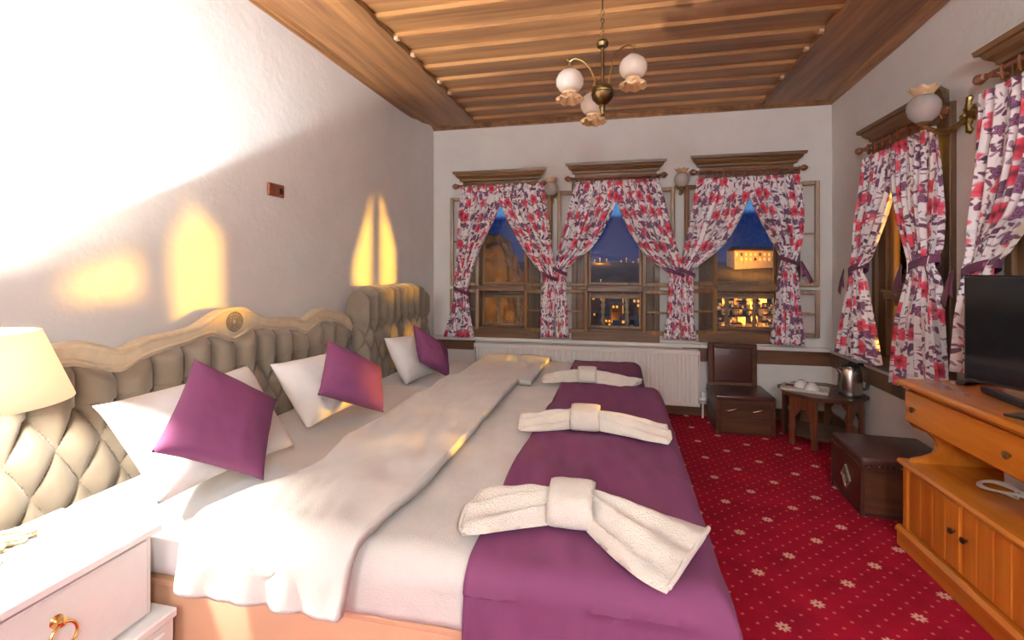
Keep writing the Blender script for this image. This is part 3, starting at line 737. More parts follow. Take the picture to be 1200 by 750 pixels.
drape('duvet', 'off-white duvet spread over the wide bed', 'duvet', M['linen'], -.95, BX1+.20, BY0-.135, BY1+.08, B1, BZ+.016, .05, 90, 120, .018, .007, .004, 4)
drape('duvet', 'off-white duvet spread over the narrow bed', 'duvet', M['linen'], -.80, C1+.15, D0-.10, D1+.10, (C0, C1-.03, D0+.03, D1-.03), Z2+.016, .05, 60, 60, .018, .006, .006, 4)
drape('folded_duvet', 'thick folded-back duvet fold with ruffled hem on the wide bed', 'duvet', M['linen'], -.97, -.575, BY0-.19, BY1+.05, (BX0, BX1-.035, BY0-.002, BY1-.03), BZ+.050, .062, 90, 200, .032, .013, .030, 5,
      lambda s, t, a, b: (-.16*(1-a)*smooth(BY0+.35, BY0-.19, t)-.05*(1-a)*nz(t*2, 0)-.05*a*smooth(BY0+.3, BY0-.2, t)+.035*sin(t*2.2)*(1-a)))
drape('folded_duvet', 'folded-back duvet fold lying across the narrow bed', 'duvet', M['linen'], -1.02, -.52, D0+.0, D1+.04, (C0, C1-.03, D0+.03, D1-.03), Z2+.048, .055, 50, 60, .028, .008, .01, 6)
drape('bed_runner', 'wide purple bed runner over the foot of the wide bed', 'bed runner', M['purple'], -.335, BX1+.26, BY0-.30, BY1+.10, (BX0, BX1-.02, BY0-.008, BY1+.0), BZ+.050, .06, 70, 130, .006, .014, .014, 5,
      lambda s, t, a, b: .012*sin(t*3)*(1-a)+.02*smooth(BY0+.1, BY0-.2, t)*(a-.5))
drape('bed_runner', 'purple bed runner over the foot of the narrow bed', 'bed runner', M['purple'], -.33, C1+.22, D0-.20, D1+.16, (C0, C1-.02, D0+.02, D1-.02), Z2+.046, .06, 50, 60, .006, .008, .01, 4)

# ------------------------------------------------------------------ pillows and cushions
def pillow(name, label, corners, d, nrm, T, mat, cat, group, seed=0, pinch=.07, lift=0.0, piping=None):
    """corners: four pixel positions (top-left, top-right, bottom-right, bottom-left) lying on the plane at depth d with normal nrm"""
    cu = sum(c[0] for c in corners)/4; cvv = sum(c[1] for c in corners)/4
    P0 = onD(cu, cvv, d); nrm = Vector(nrm).normalized(); O = Vector((0, 0, EYE)); Q = []
    for c in corners: r = ray(*c); Q.append(O+r*((P0-O).dot(nrm)/r.dot(nrm)))
    for q in Q: q.z += lift
    def pos(u, v, side):
        uu, vv = u*2-1, v*2-1
        u2 = .5+.5*uu*(1-pinch*(1-vv*vv)); v2 = .5+.5*vv*(1-pinch*(1-uu*uu))
        p = (Q[0]*(1-u2)+Q[1]*u2)*(1-v2)+(Q[3]*(1-u2)+Q[2]*u2)*v2
        e = max(0, (1-uu*uu)*(1-vv*vv)); h = T/2*e**.42
        h *= 1+.14*nz(uu*1.6+seed, vv*1.6, seed)+.05*nz(uu*5, vv*5, seed+3)
        rad = .05*sin(9*atan2(vv, uu)+seed)*(1-e)*min(1, e*6)
        return p+nrm*(side*(h+T*.12*rad))
    r = MB(); n = 34
    r.grid(lambda a, b: pos(a, b, 1), n, n); r.grid(lambda a, b: pos(a, b, -1), n, n)
    bm = bmesh.new(); 
    o = obj(name, r, mat, recalc=False)
    bm.from_mesh(o.data); bmesh.ops.remove_doubles(bm, verts=bm.verts, dist=.0008); bmesh.ops.recalc_face_normals(bm, faces=bm.faces); bm.to_mesh(o.data); bm.free()
    sz = [(Q[1]-Q[0]).length, (Q[2]-Q[1]).length, (Q[3]-Q[2]).length, (Q[0]-Q[3]).length]
    print('PILLOW', label[:30], ['%.2f' % x for x in sz], 'zmin %.2f xmin %.2f' % (min(q.z for q in Q), min(q.x for q in Q)))
    return tag(o, label, cat, group)
pillow('pillow', 'white pillow leaning against wavy headboard nearest the nightstand', [(108, 476), (290, 428), (345, 522), (185, 592)], 1.52, (.80, -.10, .60), .17, M['pillow'], 'pillow', 'white pillows', 1)
pillow('pillow', 'white pillow under purple cushion on the wide bed, next to narrow bed', [(316, 427), (398, 410), (432, 468), (360, 503)], 2.12, (.80, -.15, .58), .15, M['pillow'], 'pillow', 'white pillows', 2)
pillow('pillow', 'white pillow on the narrow bed', [(450, 396), (494, 390), (508, 438), (476, 452)], 3.20, (.82, -.20, .5), .15, M['pillow'], 'pillow', 'white pillows', 3)
pillow('cushion', 'purple cushion on white pillow nearest the nightstand', [(228, 420), (324, 468), (309, 563), (177, 530)], 1.42, (.84, -.30, .5), .13, M['purple'], 'cushion', 'purple cushions', 4, .06)
pillow('cushion', 'purple cushion on the wide bed, next to the narrow bed', [(384, 399), (446, 429), (450, 484), (372, 463)], 2.02, (.84, -.35, .45), .12, M['purple'], 'cushion', 'purple cushions', 5, .06)
pillow('cushion', 'purple cushion on the narrow bed', [(484, 380), (524, 408), (526, 442), (492, 424)], 3.05, (.84, -.40, .42), .12, M['purple'], 'cushion', 'purple cushions', 6, .06)

# ------------------------------------------------------------------ towels folded as bows
def towel(label, loc, rz, s, wings, knot_w=.115):
    r = thing('towel_bow', label, 'towel', loc, rz, 'towels folded into bows')
    mb = MB()
    def band(q, t):
        a = 2*pi*q; cx, sx = cos(a), sin(a)
        yy = .078*abs(cx)**.6*(1 if cx > 0 else -1); zz = .042+.046*abs(sx)**.7*(1 if sx > 0 else -1)
        x = (t-.5)*knot_w*(1+.04*sin(a*2)); e = abs(t-.5)*2; k = 1-.10*e**6
        return (x*s, (yy*k+.004*nz(q*6, t*4))*s, (.042+(zz-.042)*k)*s)
    mb.grid(band, 40, 12, cu=True); solid(obj('knot', mb, M['towel'], r, recalc=False), .008, -1)
    for side, L, ang, w1, seed, droop in wings:
        mb = MB(); ca, sa = cos(ang), sin(ang)
        def f(a, b, top=True):
            # a: 0 at knot .. 1 at tip, b: across
            t = b*2-1; hw = (.05+(w1-.05)*(1-(1-a)**1.7))
            tip = L*(1-.10*abs(t)**2*(1)-.06*sin(t*2+seed)); x = tip*a; y = t*hw+.012*sin(a*3+seed)
            pl = .5+.5*cos(t*pi*2.6+seed+a*.8); prof = max(0, 1-t*t)**.5
            h = (.018+.056*(1-a*.5)*prof*(.35+.65*pl))*(1-.35*a*a) if top else .004
            if top: h += .006*nz(a*5, t*3, seed); h = h*min(1, .25+prof*1.3)
            h -= droop*a*a*.02
            X, Y = x*ca-y*sa, x*sa+y*ca
            return (side*(X+.04)*s, Y*s, max(.003, h)*s)
        N1, N2 = 36, 44
        mb.grid(lambda a, b: f(a, b), N1, N2); mb.grid(lambda a, b: f(a, b, False), N1, N2)
        # close the rim
        def rim(a, t):
            if a < 1/3: p, q = a*3, 0
            elif a < 2/3: p, q = 1, (a-1/3)*3
            else: p, q = 1-(a-2/3)*3, 1
            u, v = Vector(f(p, q)), Vector(f(p, q, False)); return u*(1-t)+v*t
        mb.grid(rim, 100, 3)
        # hem roll along the open end
        pts = [f(1, .03+.94*k/24) for k in range(25)]; mb.tube([(p[0], p[1], p[2]*.75+.004) for p in pts], .0055*s, 6)
        pts = [f(.97-.9*k/16, .99) for k in range(17)]
        o = obj('wing', mb, M['towel'], r, recalc=False)
        bm = bmesh.new(); bm.from_mesh(o.data); bmesh.ops.remove_doubles(bm, verts=bm.verts, dist=.0004); bmesh.ops.recalc_face_normals(bm, faces=bm.faces); bm.to_mesh(o.data); bm.free()
    return r
RZ1 = BZ+.064; RZ2 = Z2+.056
p = onZ(670, 594, RZ1+.03); towel('large cream towel bow on wide bed runner, nearest the nightstand', (p.x, p.y, RZ1), .0, 1.0, ((-1, .235, -.10, .120, .4, 0), (1, .285, -.42, .150, 1.7, 0)))
p = onZ(686, 492, RZ1+.03); towel('cream towel bow on wide bed runner, closer to the narrow bed', (p.x, p.y, RZ1), .02, 1.0, ((-1, .24, .02, .105, 2.2, 0), (1, .30, -.14, .10, .9, 0)))
p = onZ(688, 441, RZ2+.03); towel('cream towel bow on the narrow bed', (p.x, p.y, RZ2), .05, 1.0, ((-1, .24, .0, .10, 1.2, 0), (1, .28, -.16, .10, 3.0, 0)))

# ------------------------------------------------------------------ nightstand and table lamp
NX0, NX1, NY0, NY1, NZ = -1.555, -1.215, .46, 1.045, .60
ns = thing('nightstand', 'white lacquered nightstand with ring-pull drawer beside wide bed', 'nightstand', ((NX0+NX1)/2, (NY0+NY1)/2, 0))
nl = lambda x, y, z: (x-(NX0+NX1)/2, y-(NY0+NY1)/2, z)
mb = MB(); mb.box(*nl(NX0-.005, NY0-.02, NZ-.022), *nl(NX1+.012, NY1+.012, NZ), .003); obj('top', mb, M['white'], ns)
mb = MB(); mb.box(*nl(NX0, NY0, .36), *nl(NX1-.015, NY1, NZ-.022), .002); obj('carcass', mb, M['white'], ns)
mb = MB(); mb.box(*nl(NX1-.018, NY0+.012, .37), *nl(NX1-.003, NY1-.018, NZ-.034), .003)
dr = obj('drawer', mb, M['white'], ns)
mb = MB(); hy = onX(66, 733, NX1).y; hz = .505
mb.lathe([(.012, 0), (.014, .004), (.008, .010), (.007, .018), (.010, .022), (.004, .026)], nl(NX1-.003, hy, hz), 16, M=Matrix.Rotation(pi/2, 4, 'Y'))
mb.tube([nl(NX1+.018+.004*(1-cos(a)), hy+.026*sin(a), hz-.028+.026*cos(a)) for a in [q*pi/14 for q in range(28)]], .0035, 8, True); obj('ring_pull', mb, M['gold'], dr)
mb = MB(); mb.box(*nl(NX0, NY0-.01, .04), *nl(NX1+.03, NY1+.028, .335), .004); mb.box(*nl(NX0, NY0-.015, .335), *nl(NX1+.036, NY1+.034, .36), .004)
mb.box(*nl(NX0+.01, NY0, 0), *nl(NX1+.015, NY1+.01, .04)); obj('lower_cabinet', mb, M['white'], ns)
mb = MB(); y0, y1 = NY0+.02, NY1-.005
for a in ((y0, .06, y1, .085), (y0, .295, y1, .32), (y0, .085, y0+.03, .295), (y1-.03, .085, y1, .295)): mb.box(*nl(NX1+.030, a[0], a[1]), *nl(NX1+.042, a[2], a[3]), .003)
mb.box(*nl(NX1+.030, y0+.03, .085), *nl(NX1+.034, y1-.03, .295)); dd = obj('door', mb, M['white'], ns)
mb = MB()
for k in range(6):
    z = .27-.022*k; mb.box(*nl(NX1+.0335, y0+.08, z), *nl(NX1+.0355, y1-.06-.012*(k % 2), z+.003))
obj('groove', mb, M['shadow_gap'], dd)  # thin dark strips on the door, groove shade put into their colour
LX, LY = -1.42, .79
lamp = thing('table_lamp', 'lit table lamp with cream cone shade on white nightstand', 'table lamp', (LX, LY, NZ))
mb = MB(); mb.lathe([(.042, 0), (.043, .010), (.034, .018), (.016, .030), (.012, .06), (.022, .10), (.027, .14), (.022, .18), (.012, .22), (.009, .26), (.009, .40)], (0, 0, 0), 28); obj('base', mb, M['white'], lamp)
mb = MB(); mb.lathe([(.168, .375), (.108, .54)], (0, 0, 0), 48, cap=False); solid(obj('lamp_shade', mb, M['lampshade'], lamp, recalc=False), .0015)
mb = MB(); mb.tube([(.107*cos(a), .107*sin(a), .538) for a in [q*pi/16 for q in range(32)]], .002, 6, True)
for a in (0, 2*pi/3, 4*pi/3): mb.tube([(0, 0, .44), (.03*cos(a), .03*sin(a), .52), (.107*cos(a), .107*sin(a), .538)], .0015, 5)
obj('shade_ring', mb, M['brass'], lamp)
point('table_lamp_bulb', (LX, LY, NZ+.486), 95, (1, .93, .80), .028)
# added spot inside the shade, strengthening the lamp's upward light on the wall
sd = bpy.data.lights.new('added_wall_uplight', 'SPOT'); sd.energy = 400; sd.color = (.93, .96, 1); sd.spot_size = radians(124); sd.spot_blend = .10; sd.shadow_soft_size = .02
so = bpy.data.objects.new('added_wall_uplight', sd); C.objects.link(so); so.location = (LX, LY, NZ+.490); so.rotation_euler = (pi, 0, 0)
mb = MB()
for k in range(5): mb.tube([(-1.485+.03*sin(a*2+k)+.012*cos(a*5+k), .885+.036*cos(a+k*1.3)+.01*sin(a*4), NZ+.005+.007*(k+.6*sin(a*3+k))*.5) for a in [q*pi/20 for q in range(40)]], .0042, 6, True)
tag(obj('cord_tassel', mb, M['rope']), 'small heap of cream twisted cord lying on nightstand', 'cord')

# switch plate
p = onX(322, 223, XL); sw = thing('wall_switch', 'dark brown switch plate high on wall over headboard', 'switch', (XL, p.y, p.z))
mb = MB(); mb.box(0, -.062, -.035, .014, .062, .035, .004); obj('plate', mb, M['switch'], sw)
mb = MB(); mb.box(.013, .014, -.016, .019, .042, .016, .003); obj('rocker', mb, M['black'], sw)
mb = MB(); mb.lathe([(.005, 0), (.004, .003), (.001, .004)], (.013, -.018, .0), 10, M=Matrix.Rotation(pi/2, 4, 'Y')); obj('screw', mb, M['steel'], sw)

# ------------------------------------------------------------------ radiator
ra, rb = onY(556, 404, YB-.10), onY(820, 408, YB-.10)
RX0, RX1 = ra.x, rb.x; RZ0, RZT = .10, .585
rad = thing('radiator', 'long white ribbed panel radiator below the windows', 'radiator', ((RX0+RX1)/2, YB-.08, 0)); rxc = (RX0+RX1)/2
mb = MB(); pitch = .036; y0 = -.035
poly = []
x = RX0+.02
while x < RX1-.02-pitch:
    for dx, q in ((0, 0), (.007, 0), (.011, -.009), (.025, -.009), (.029, 0)): poly.append((x+dx-rxc, y0+q))
    x += pitch
poly += [(x-rxc, y0), (x-rxc, y0+.012), (RX0+.02-rxc, y0+.012)]
n = len(poly); mb.prism(poly, 'z', RZ0+.03, RZT-.035); obj('ribbed_panel', mb, M['rad'], rad)
mb = MB(); mb.box(RX0-rxc, -.045, RZT-.02, RX1-rxc, .045, RZT, .004)
mb.box(RX0-rxc, -.045, RZT-.04, RX1-rxc, -.030, RZT-.02, .004); obj('top_grille', mb, M['rad'], rad)
for s in (RX0, RX1-.012): mb = MB(); mb.box(s-rxc, -.044, RZ0, s+.012-rxc, .045, RZT-.015, .003); obj('side_cover', mb, M['rad'], rad)
mb = MB(); mb.box(RX0-rxc+.012, -.042, RZ0+.0, RX1-rxc-.012, -.02, RZ0+.03, .004); mb.box(RX0-rxc+.012, .0, RZ0, RX1-rxc-.012, .012, RZT-.02); obj('rear_panel', mb, M['rad'], rad)
mb = MB(); mb.lathe([(.012, 0), (.018, .01), (.018, .035), (.012, .045)], (RX1-rxc+.004, 0, .16), 12, M=Matrix.Rotation(pi/2, 4, 'Y'))
mb.tube([(RX1-rxc+.028, 0, .16), (RX1-rxc+.028, 0, .0)], .008, 8); mb.lathe([(.013, 0), (.016, .012), (.014, .05), (.01, .055)], (RX1-rxc+.028, 0, .165), 12); obj('valve', mb, M['china'], rad)
for xx in (-.6, .6): mb = MB(); mb.box(xx-.02, -.01, 0, xx+.02, .03, RZ0+.01); obj('foot', mb, M['rad'], rad)

# ------------------------------------------------------------------ low chair
chx0, chx1, chy0, chy1 = .745, 1.165, 4.00, 4.40
chr_ = thing('low_chair', 'low dark wooden box chair with brown leather seat and back', 'chair', ((chx0+chx1)/2, (chy0+chy1)/2, 0))
cw = (chx1-chx0)/2; cd = (chy1-chy0)/2
mb = MB(); mb.box(-cw, -cd, 0, cw, cd, .265, .004)
for sx in (-1, 1):
    for z in (.01, .125, .245): mb.box(sx*cw-.006, -cd-.006, z, sx*cw+.006, cd, z+.012)
    mb.box(sx*(cw-.008)-.012, -cd-.008, 0, sx*(cw-.008)+.012, -cd+.01, .265, .003)
obj('box_base', mb, M['darkwood'], chr_)
for z0, z1 in ((.015, .125), (.137, .25)):
    mb = MB(); mb.box(-cw+.03, -cd-.007, z0, cw-.03, -cd-.001, z1, .003); d = obj('front_board', mb, M['darkwood'], chr_)
    if z0 > .1:
        for sx in (-.45, .45):
            h = MB(); h.tube([(sx*cw-.04, -cd-.010, .180), (sx*cw-.02, -cd-.022, .188), (sx*cw+.02, -cd-.022, .200), (sx*cw+.035, -cd-.010, .208)], .008, 8); obj('handle', h, M['steel'], d)
mb = MB(); mb.box(-cw-.006, -cd-.01, .262, cw+.006, cd, .30, .012, 3); obj('seat', mb, M['leather'], chr_)
mb = MB(); mb.box(-cw+.0, cd-.07, .28, -cw+.04, cd-.03, .655, .004); mb.box(cw-.08, cd-.07, .28, cw-.04, cd-.03, .655, .004); mb.box(-cw+.04, cd-.07, .62, cw-.08, cd-.03, .655, .004); mb.box(-cw+.04, cd-.07, .30, cw-.08, cd-.03, .335, .004); obj('back_frame', mb, M['darkwood'], chr_)
mb = MB(); mb.box(-cw+.038, cd-.085, .335, cw-.078, cd-.035, .622, .012, 3); obj('backrest', mb, M['leather'], chr_)

# ------------------------------------------------------------------ octagonal side table
TX, TY, TR, TZ = 1.475, 3.98, .255, .38
tb = thing('side_table', 'dark red octagonal wooden side table with arched panels', 'side table', (TX, TY, 0))
o8 = lambda R, k: (R*cos(radians(198.5+45*k)), R*sin(radians(198.5+45*k)))
mb = MB(); mb.prism([o8(TR+.035, k) for k in range(8)], 'z', TZ-.022, TZ); mb.prism([o8(TR+.02, k) for k in range(8)], 'z', TZ-.032, TZ-.022); obj('tabletop', mb, M['darkwood'], tb)
mb = MB(); mb.prism([o8(TR-.02, k) for k in range(8)], 'z', .06, .075); obj('lower_shelf', mb, M['darkwood'], tb)
for k in range(0, 8, 2):
    a, b = Vector(o8(TR, k)+(0,)), Vector(o8(TR, k+1)+(0,)); ex = (b-a).normalized(); L = (b-a).length; ey = Vector((0, 0, 1)).cross(ex)
    Mx = Matrix((( ex.x, ey.x, 0, a.x), (ex.y, ey.y, 0, a.y), (0, 0, 1, 0), (0, 0, 0, 1)))
    H = TZ-.032; lw = .038
    poly = [(0, 0), (lw, 0), (lw, .10), (lw+.012, .15), (lw, .20)]
    for q in range(0, 7):
        t = q/6; poly.append((lw+(L/2-lw)*t, .20+.055*sin(t*pi/2)+.03*t**3))
    poly += [(L-x_, z_) for x_, z_ in reversed(poly[:-1])]+[(L, H), (0, H)]
    mb = MB(); mb.prism(poly, 'y', -.004, .016, Mx)
    for xx in (.004, L-.034): mb.box(xx, -.010, 0, xx+.030, .0, H, .003, 1, Mx)
    obj('arched_panel', mb, M['redwood'], tb)
mb = MB(); trc = Matrix.Translation((1.36, 3.97, TZ)) @ Matrix.Rotation(radians(-24), 4, 'Z') @ Matrix.Diagonal((.80, .80, 1, 1))
mb.box(-.19, -.13, .0, .19, .13, .010, .004, 1, trc)
for a in ((-.19, -.13, -.175, .13), (.175, -.13, .19, .13), (-.175, -.13, .175, -.118), (-.175, .118, .175, .13)): mb.box(a[0], a[1], .008, a[2], a[3], .02, .003, 1, trc)
tray = tag(obj('tray', mb, M['doily']), 'pale rectangular tray on the octagonal side table', 'tray')
mb = MB(); mb.box(-.165, .02, .0105, .0, .112, .0125, 0, 1, trc); mb.v = [(a, b, c+.0) for a, b, c in mb.v]
tag(obj('paper_mat', mb, M['red_print']), 'dark red printed paper mat on the tray', 'paper mat')
for lab, dx, dy in (('upturned white porcelain cup on tray, next to printed mat', -.03, .02), ('upturned white porcelain cup on tray, next to kettle', .06, -.06)):
    q = trc @ Vector((dx, dy, .0126)); c = thing('cup', lab, 'cup', q, 0, 'upturned porcelain cups')
    mb = MB(); mb.lathe([(.048, 0), (.050, .006), (.048, .018), (.040, .034), (.027, .045), (.022, .050), (.022, .055), (.006, .055)], (0, 0, 0), 24); obj('bowl', mb, M['china'], c)
    mb = MB(); mb.tube([(.040*cos(.6)+.022*sin(a)*cos(.6), .040*sin(.6)+.022*sin(a)*sin(.6), .020+.013*cos(a)) for a in [q_*pi/8 for q_ in range(9)]], .004, 6); obj('handle', mb, M['china'], c)
kp = onY(998, 459, 4.06); KX, KY = 1.615, 3.865
kt = thing('kettle', 'steel electric kettle with black handle on side table', 'kettle', (KX, KY, TZ))
mb = MB(); mb.lathe([(.078, 0), (.080, .008), (.076, .018)], (0, 0, 0), 28); obj('base', mb, M['black'], kt)
mb = MB(); mb.lathe([(.076, .018), (.078, .03), (.076, .10), (.070, .16), (.062, .195), (.056, .205)], (0, 0, 0), 32); mb.tube([(-.055, -.01, .16), (-.085, -.012, .19)], [.022, .010], 10); obj('body', mb, M['steel'], kt)
mb = MB(); mb.lathe([(.058, .203), (.056, .212), (.035, .224), (.012, .228), (.012, .238), (.004, .24)], (0, 0, 0), 28); obj('lid', mb, M['black'], kt)
mb = MB(); mb.tube([(.045, -.008, .222), (.085, -.012, .222), (.110, -.014, .19), (.112, -.014, .10), (.10, -.012, .055), (.075, -.01, .045)], [.012, .014, .015, .014, .012, .011], 10); obj('handle', mb, M['black'], kt)

# ------------------------------------------------------------------ trunk
TKX0, TKX1, TKY0, TKY1, TKH = 1.245, 1.66, 2.81, 3.20, .31
tk = thing('leather_trunk', 'dark brown wooden trunk stool with padded leather lid by dresser', 'trunk', ((TKX0+TKX1)/2, (TKY0+TKY1)/2, 0), radians(-3))
hw, hd = (TKX1-TKX0)/2, (TKY1-TKY0)/2
mb = MB(); mb.box(-hw, -hd, 0, hw, hd, TKH-.05, .006); obj('body', mb, M['darkwood'], tk)
mb = MB(); mb.box(-hw-.010, -hd-.010, TKH-.052, hw+.010, hd+.010, TKH, .016, 3); lid = obj('lid', mb, M['leather'], tk)
for sx in (-1, 1):
    for sy in (-1, 1): mb = MB(); mb.box(sx*hw-.010, sy*hd-.010, 0, sx*hw+.010, sy*hd+.010, TKH-.05, .003); obj('corner_strip', mb, M['leather'], tk)
for z in (0.0, TKH-.075):
    mb = MB(); mb.box(-hw-.006, -hd-.006, z, hw+.006, -hd+.01, z+.022, .002); mb.box(-hw-.006, -hd, z, -hw+.01, hd, z+.022, .002); obj('edge_binding', mb, M['leather'], tk)
mb = MB(); s = .062
for k in range(4):
    a, b = k*pi/2, (k+1)*pi/2
    mb.tube([(-hw-.006, s*.9*cos(a), .125+s*sin(a)), (-hw-.006, s*.9*cos(b), .125+s*sin(b))], .006, 6)
    mb.tube([(-hw-.005, s*.45*cos(a), .125+s*.5*sin(a)), (-hw-.005, s*.45*cos(b), .125+s*.5*sin(b))], .004, 6)
obj('diamond_inlay', mb, M['carved'], tk)
proto = None
for k in range(18):
    for pos in ((-hw+2*hw*k/17, -hd-.0125, TKH-.044), (-hw-.0125, -hd+2*hd*k/17, TKH-.044)):
        if proto is None:
            mb = MB(); mb.lathe([(.005, -.003), (.0055, 0), (.003, .003)], (0, 0, 0), 6); st = obj('stud', mb, M['brass'], lid); proto = st.data
        else: st = bpy.data.objects.new('stud', proto); C.objects.link(st); st.parent = lid
        st.location = pos

# ------------------------------------------------------------------ dresser
DX0, DX1, DY0, DY1 = 1.285, XR-.045, 1.12, 2.56
dr = thing('dresser', 'orange wooden dresser with drawers over open niche and cupboard', 'dresser', ((DX0+DX1)/2, (DY0+DY1)/2, 0))
dl = lambda x, y, z: (x-(DX0+DX1)/2, y-(DY0+DY1)/2, z)
def db(name, mat, *bs, bev=.004, seg=1, par=None):
    mb = MB()
    for b in bs: mb.box(*dl(*b[:3]), *dl(*b[3:]), bev, seg)
    return obj(name, mb, mat, par or dr)
mb = MB(); pr = [(DX1, .735), (DX0+.012, .735), (DX0+.004, .742), (DX0-.012, .745), (DX0-.018, .755), (DX0-.018, .765), (DX0-.004, .772), (DX1, .772)]
mb.prism([(a-(DX0+DX1)/2, b) for a, b in pr], 'y', DY0-(DY0+DY1)/2-.02, DY1-(DY0+DY1)/2+.02); obj('top', mb, M['oak'], dr)
db('drawer_case', M['oak'], (DX0+.022, DY0+.01, .575, DX1, DY1-.006, .735))
n = 2; w = (DY1-DY0-.02)/n
for k in range(n):
    a = DY0+.01+w*k
    d = db('drawer', M['oak'], (DX0+.004, a+.004, .585, DX0+.024, a+w-.004, .728), bev=.005)
    for yy in (a+.10, a+w-.08):
        mb = MB(); mb.lathe([(.006, 0), (.007, .006), (.013, .010), (.014, .016), (.006, .022)], dl(DX0+.004, yy, .655), 12, M=Matrix.Rotation(-pi/2, 4, 'Y')); obj('knob', mb, M['brass'], d)
# scalloped side brackets of the niche
for yy in (DY0+.01, DY1-.034):
    pts = [(DX1, .40), (DX0+.015, .40), (DX0+.03, .415), (DX0+.07, .425), (DX0+.11, .445), (DX0+.125, .475), (DX0+.115, .51), (DX0+.085, .54), (DX0+.035, .558), (DX0+.02, .578), (DX1, .578)]
    mb = MB(); mb.prism([(a-(DX0+DX1)/2, b) for a, b in pts], 'y', yy-(DY0+DY1)/2, yy+.024-(DY0+DY1)/2); obj('side_bracket', mb, M['oak'], dr)
db('niche_back', M['oak'], (DX1-.015, DY0+.03, .40, DX1-.004, DY1-.03, .58))
mb = MB(); pr = [(DX1, .375), (DX0-.002, .375), (DX0-.014, .382), (DX0-.016, .390), (DX0-.008, .402), (DX1, .402)]
mb.prism([(a-(DX0+DX1)/2, b) for a, b in pr], 'y', DY0-(DY0+DY1)/2-.015, DY1-(DY0+DY1)/2+.015); obj('cupboard_top', mb, M['oak'], dr)
db('cupboard_case', M['oakz'], (DX0+.02, DY0+.008, .09, DX1, DY1-.004, .376))
for yy in (DY0+.008, DY1-.044): db('corner_post', M['oakz'], (DX0-.002, yy, .09, DX0+.026, yy+.04, .376), bev=.006)
span = DY1-DY0-.10; nd = 4; w = span/nd
for k in range(nd):
    a = DY0+.05+w*k
    mb = MB(); mb.box(*dl(DX0+.006, a+.002, .10), *dl(DX0+.022, a+w-.002, .370), .004)
    for j in range(4): mb.box(*dl(DX0+.001, a+.006+(w-.012)*j/4+.002, .106), *dl(DX0+.009, a+.006+(w-.012)*(j+1)/4-.002, .364), .003)
    d = obj('door', mb, M['oakz'], dr)
    yy = a+.035 if k % 2 else a+w-.035
    mb = MB(); mb.lathe([(.006, 0), (.006, .008), (.012, .012), (.013, .018), (.005, .024)], dl(DX0+.002, yy, .255), 12, M=Matrix.Rotation(-pi/2, 4, 'Y')); obj('knob', mb, M['bronze'], d)
mb = MB(); pr = [(DX1, 0), (DX0-.012, 0), (DX0-.012, .06), (DX0-.020, .066), (DX0-.020, .078), (DX0-.006, .092), (DX1, .092)]
mb.prism([(a-(DX0+DX1)/2, b) for a, b in pr], 'y', DY0-(DY0+DY1)/2-.02, DY1-(DY0+DY1)/2+.02); obj('plinth', mb, M['oak'], dr)

# television on the dresser
tdir = Vector((.42, -.907, 0)).normalized()     # along the screen, towards the camera side
pl_ = onZ(1131, 446, .80); pT = onD(1131, 446, 1.84)
tv = thing('television', 'black flat television standing askew on the orange dresser', 'television', (0, 0, .772))
tvc = Vector((pT.x, pT.y, 0))+tdir*.33
tv.location = (tvc.x, tvc.y, .772); tv.rotation_euler = (0, 0, atan2(tdir.y, tdir.x))
mb = MB(); mb.box(-.33, -.010, .085, .33, .03, .49, .006); obj('casing', mb, M['black'], tv)
mb = MB(); mb.box(-.32, -.0125, .098, .32, -.0095, .48); obj('screen', mb, M['screen'], tv)
mb = MB(); mb.box(-.17, -.07, .0, .17, .07, .010, .004); mb.box(-.04, .0, .008, .04, .025, .12, .004); obj('stand', mb, M['black'], tv)
print('TV', tv.location, tv.rotation_euler.z)
q = onZ(1172, 462, .775); st = thing('set_top_box', 'flat black receiver box in front of the television', 'receiver', (q.x+.0, q.y-.10, .772), radians(-8))
mb = MB(); mb.box(-.06, -.14, .002, .04, .14, .026, .004); obj('case', mb, M['black'], st)
mb = MB(); mb.box(-.04, -.11, .0262, .025, .11, .0272); obj('top_label', mb, M['steel'], st)
q = onZ(1135, 449, .775); mb = MB(); mb.box(-.018, -.075, 0, .018, .075, .014, .005, 2); 
tag(obj('remote_control', mb, M['black'], loc=(q.x+.012, q.y, .7725), rotz=radians(-62)), 'slim black remote control at the dresser end', 'remote')
mb = MB(); q = onZ(1165, 575, .405)
for k in range(4): mb.tube([(q.x+.02+(.048+.008*k)*cos(a+k)+.010*sin(2*a+k), q.y-.02*k+(.075-.006*k)*sin(a+k*.7), .4075+.007*k+.006*(1+sin(2*a+k))) for a in [t*pi/16 for t in range(32)]], .004, 8, True)
mb.tube([(q.x+.05, q.y-.06, .425), (q.x+.10, q.y-.10, .45), (q.x+.13, q.y-.20, .42), (q.x+.12, q.y-.35, .408)], .004, 8)
tag(obj('white_cable', mb, M['cable']), 'coiled white cable in the open dresser niche', 'cable')
q = onZ(1193, 566, .405); mb = MB(); mb.box(-.05, -.06, .0, .05, .06, .075, .012, 3)
tag(obj('white_router', mb, M['white'], loc=(q.x+.0, q.y-.06, .4025), rotz=.3), 'small white plastic box in the open dresser niche', 'router')
mb = MB(); mb.tube([(1.70, 2.62, .56), (1.66, 2.63, .40), (1.64, 2.66, .30), (1.66, 2.70, .02)], .004, 6); tag(obj('power_cord', mb, M['black']), 'thin black cord hanging at dresser end above trunk', 'cord')

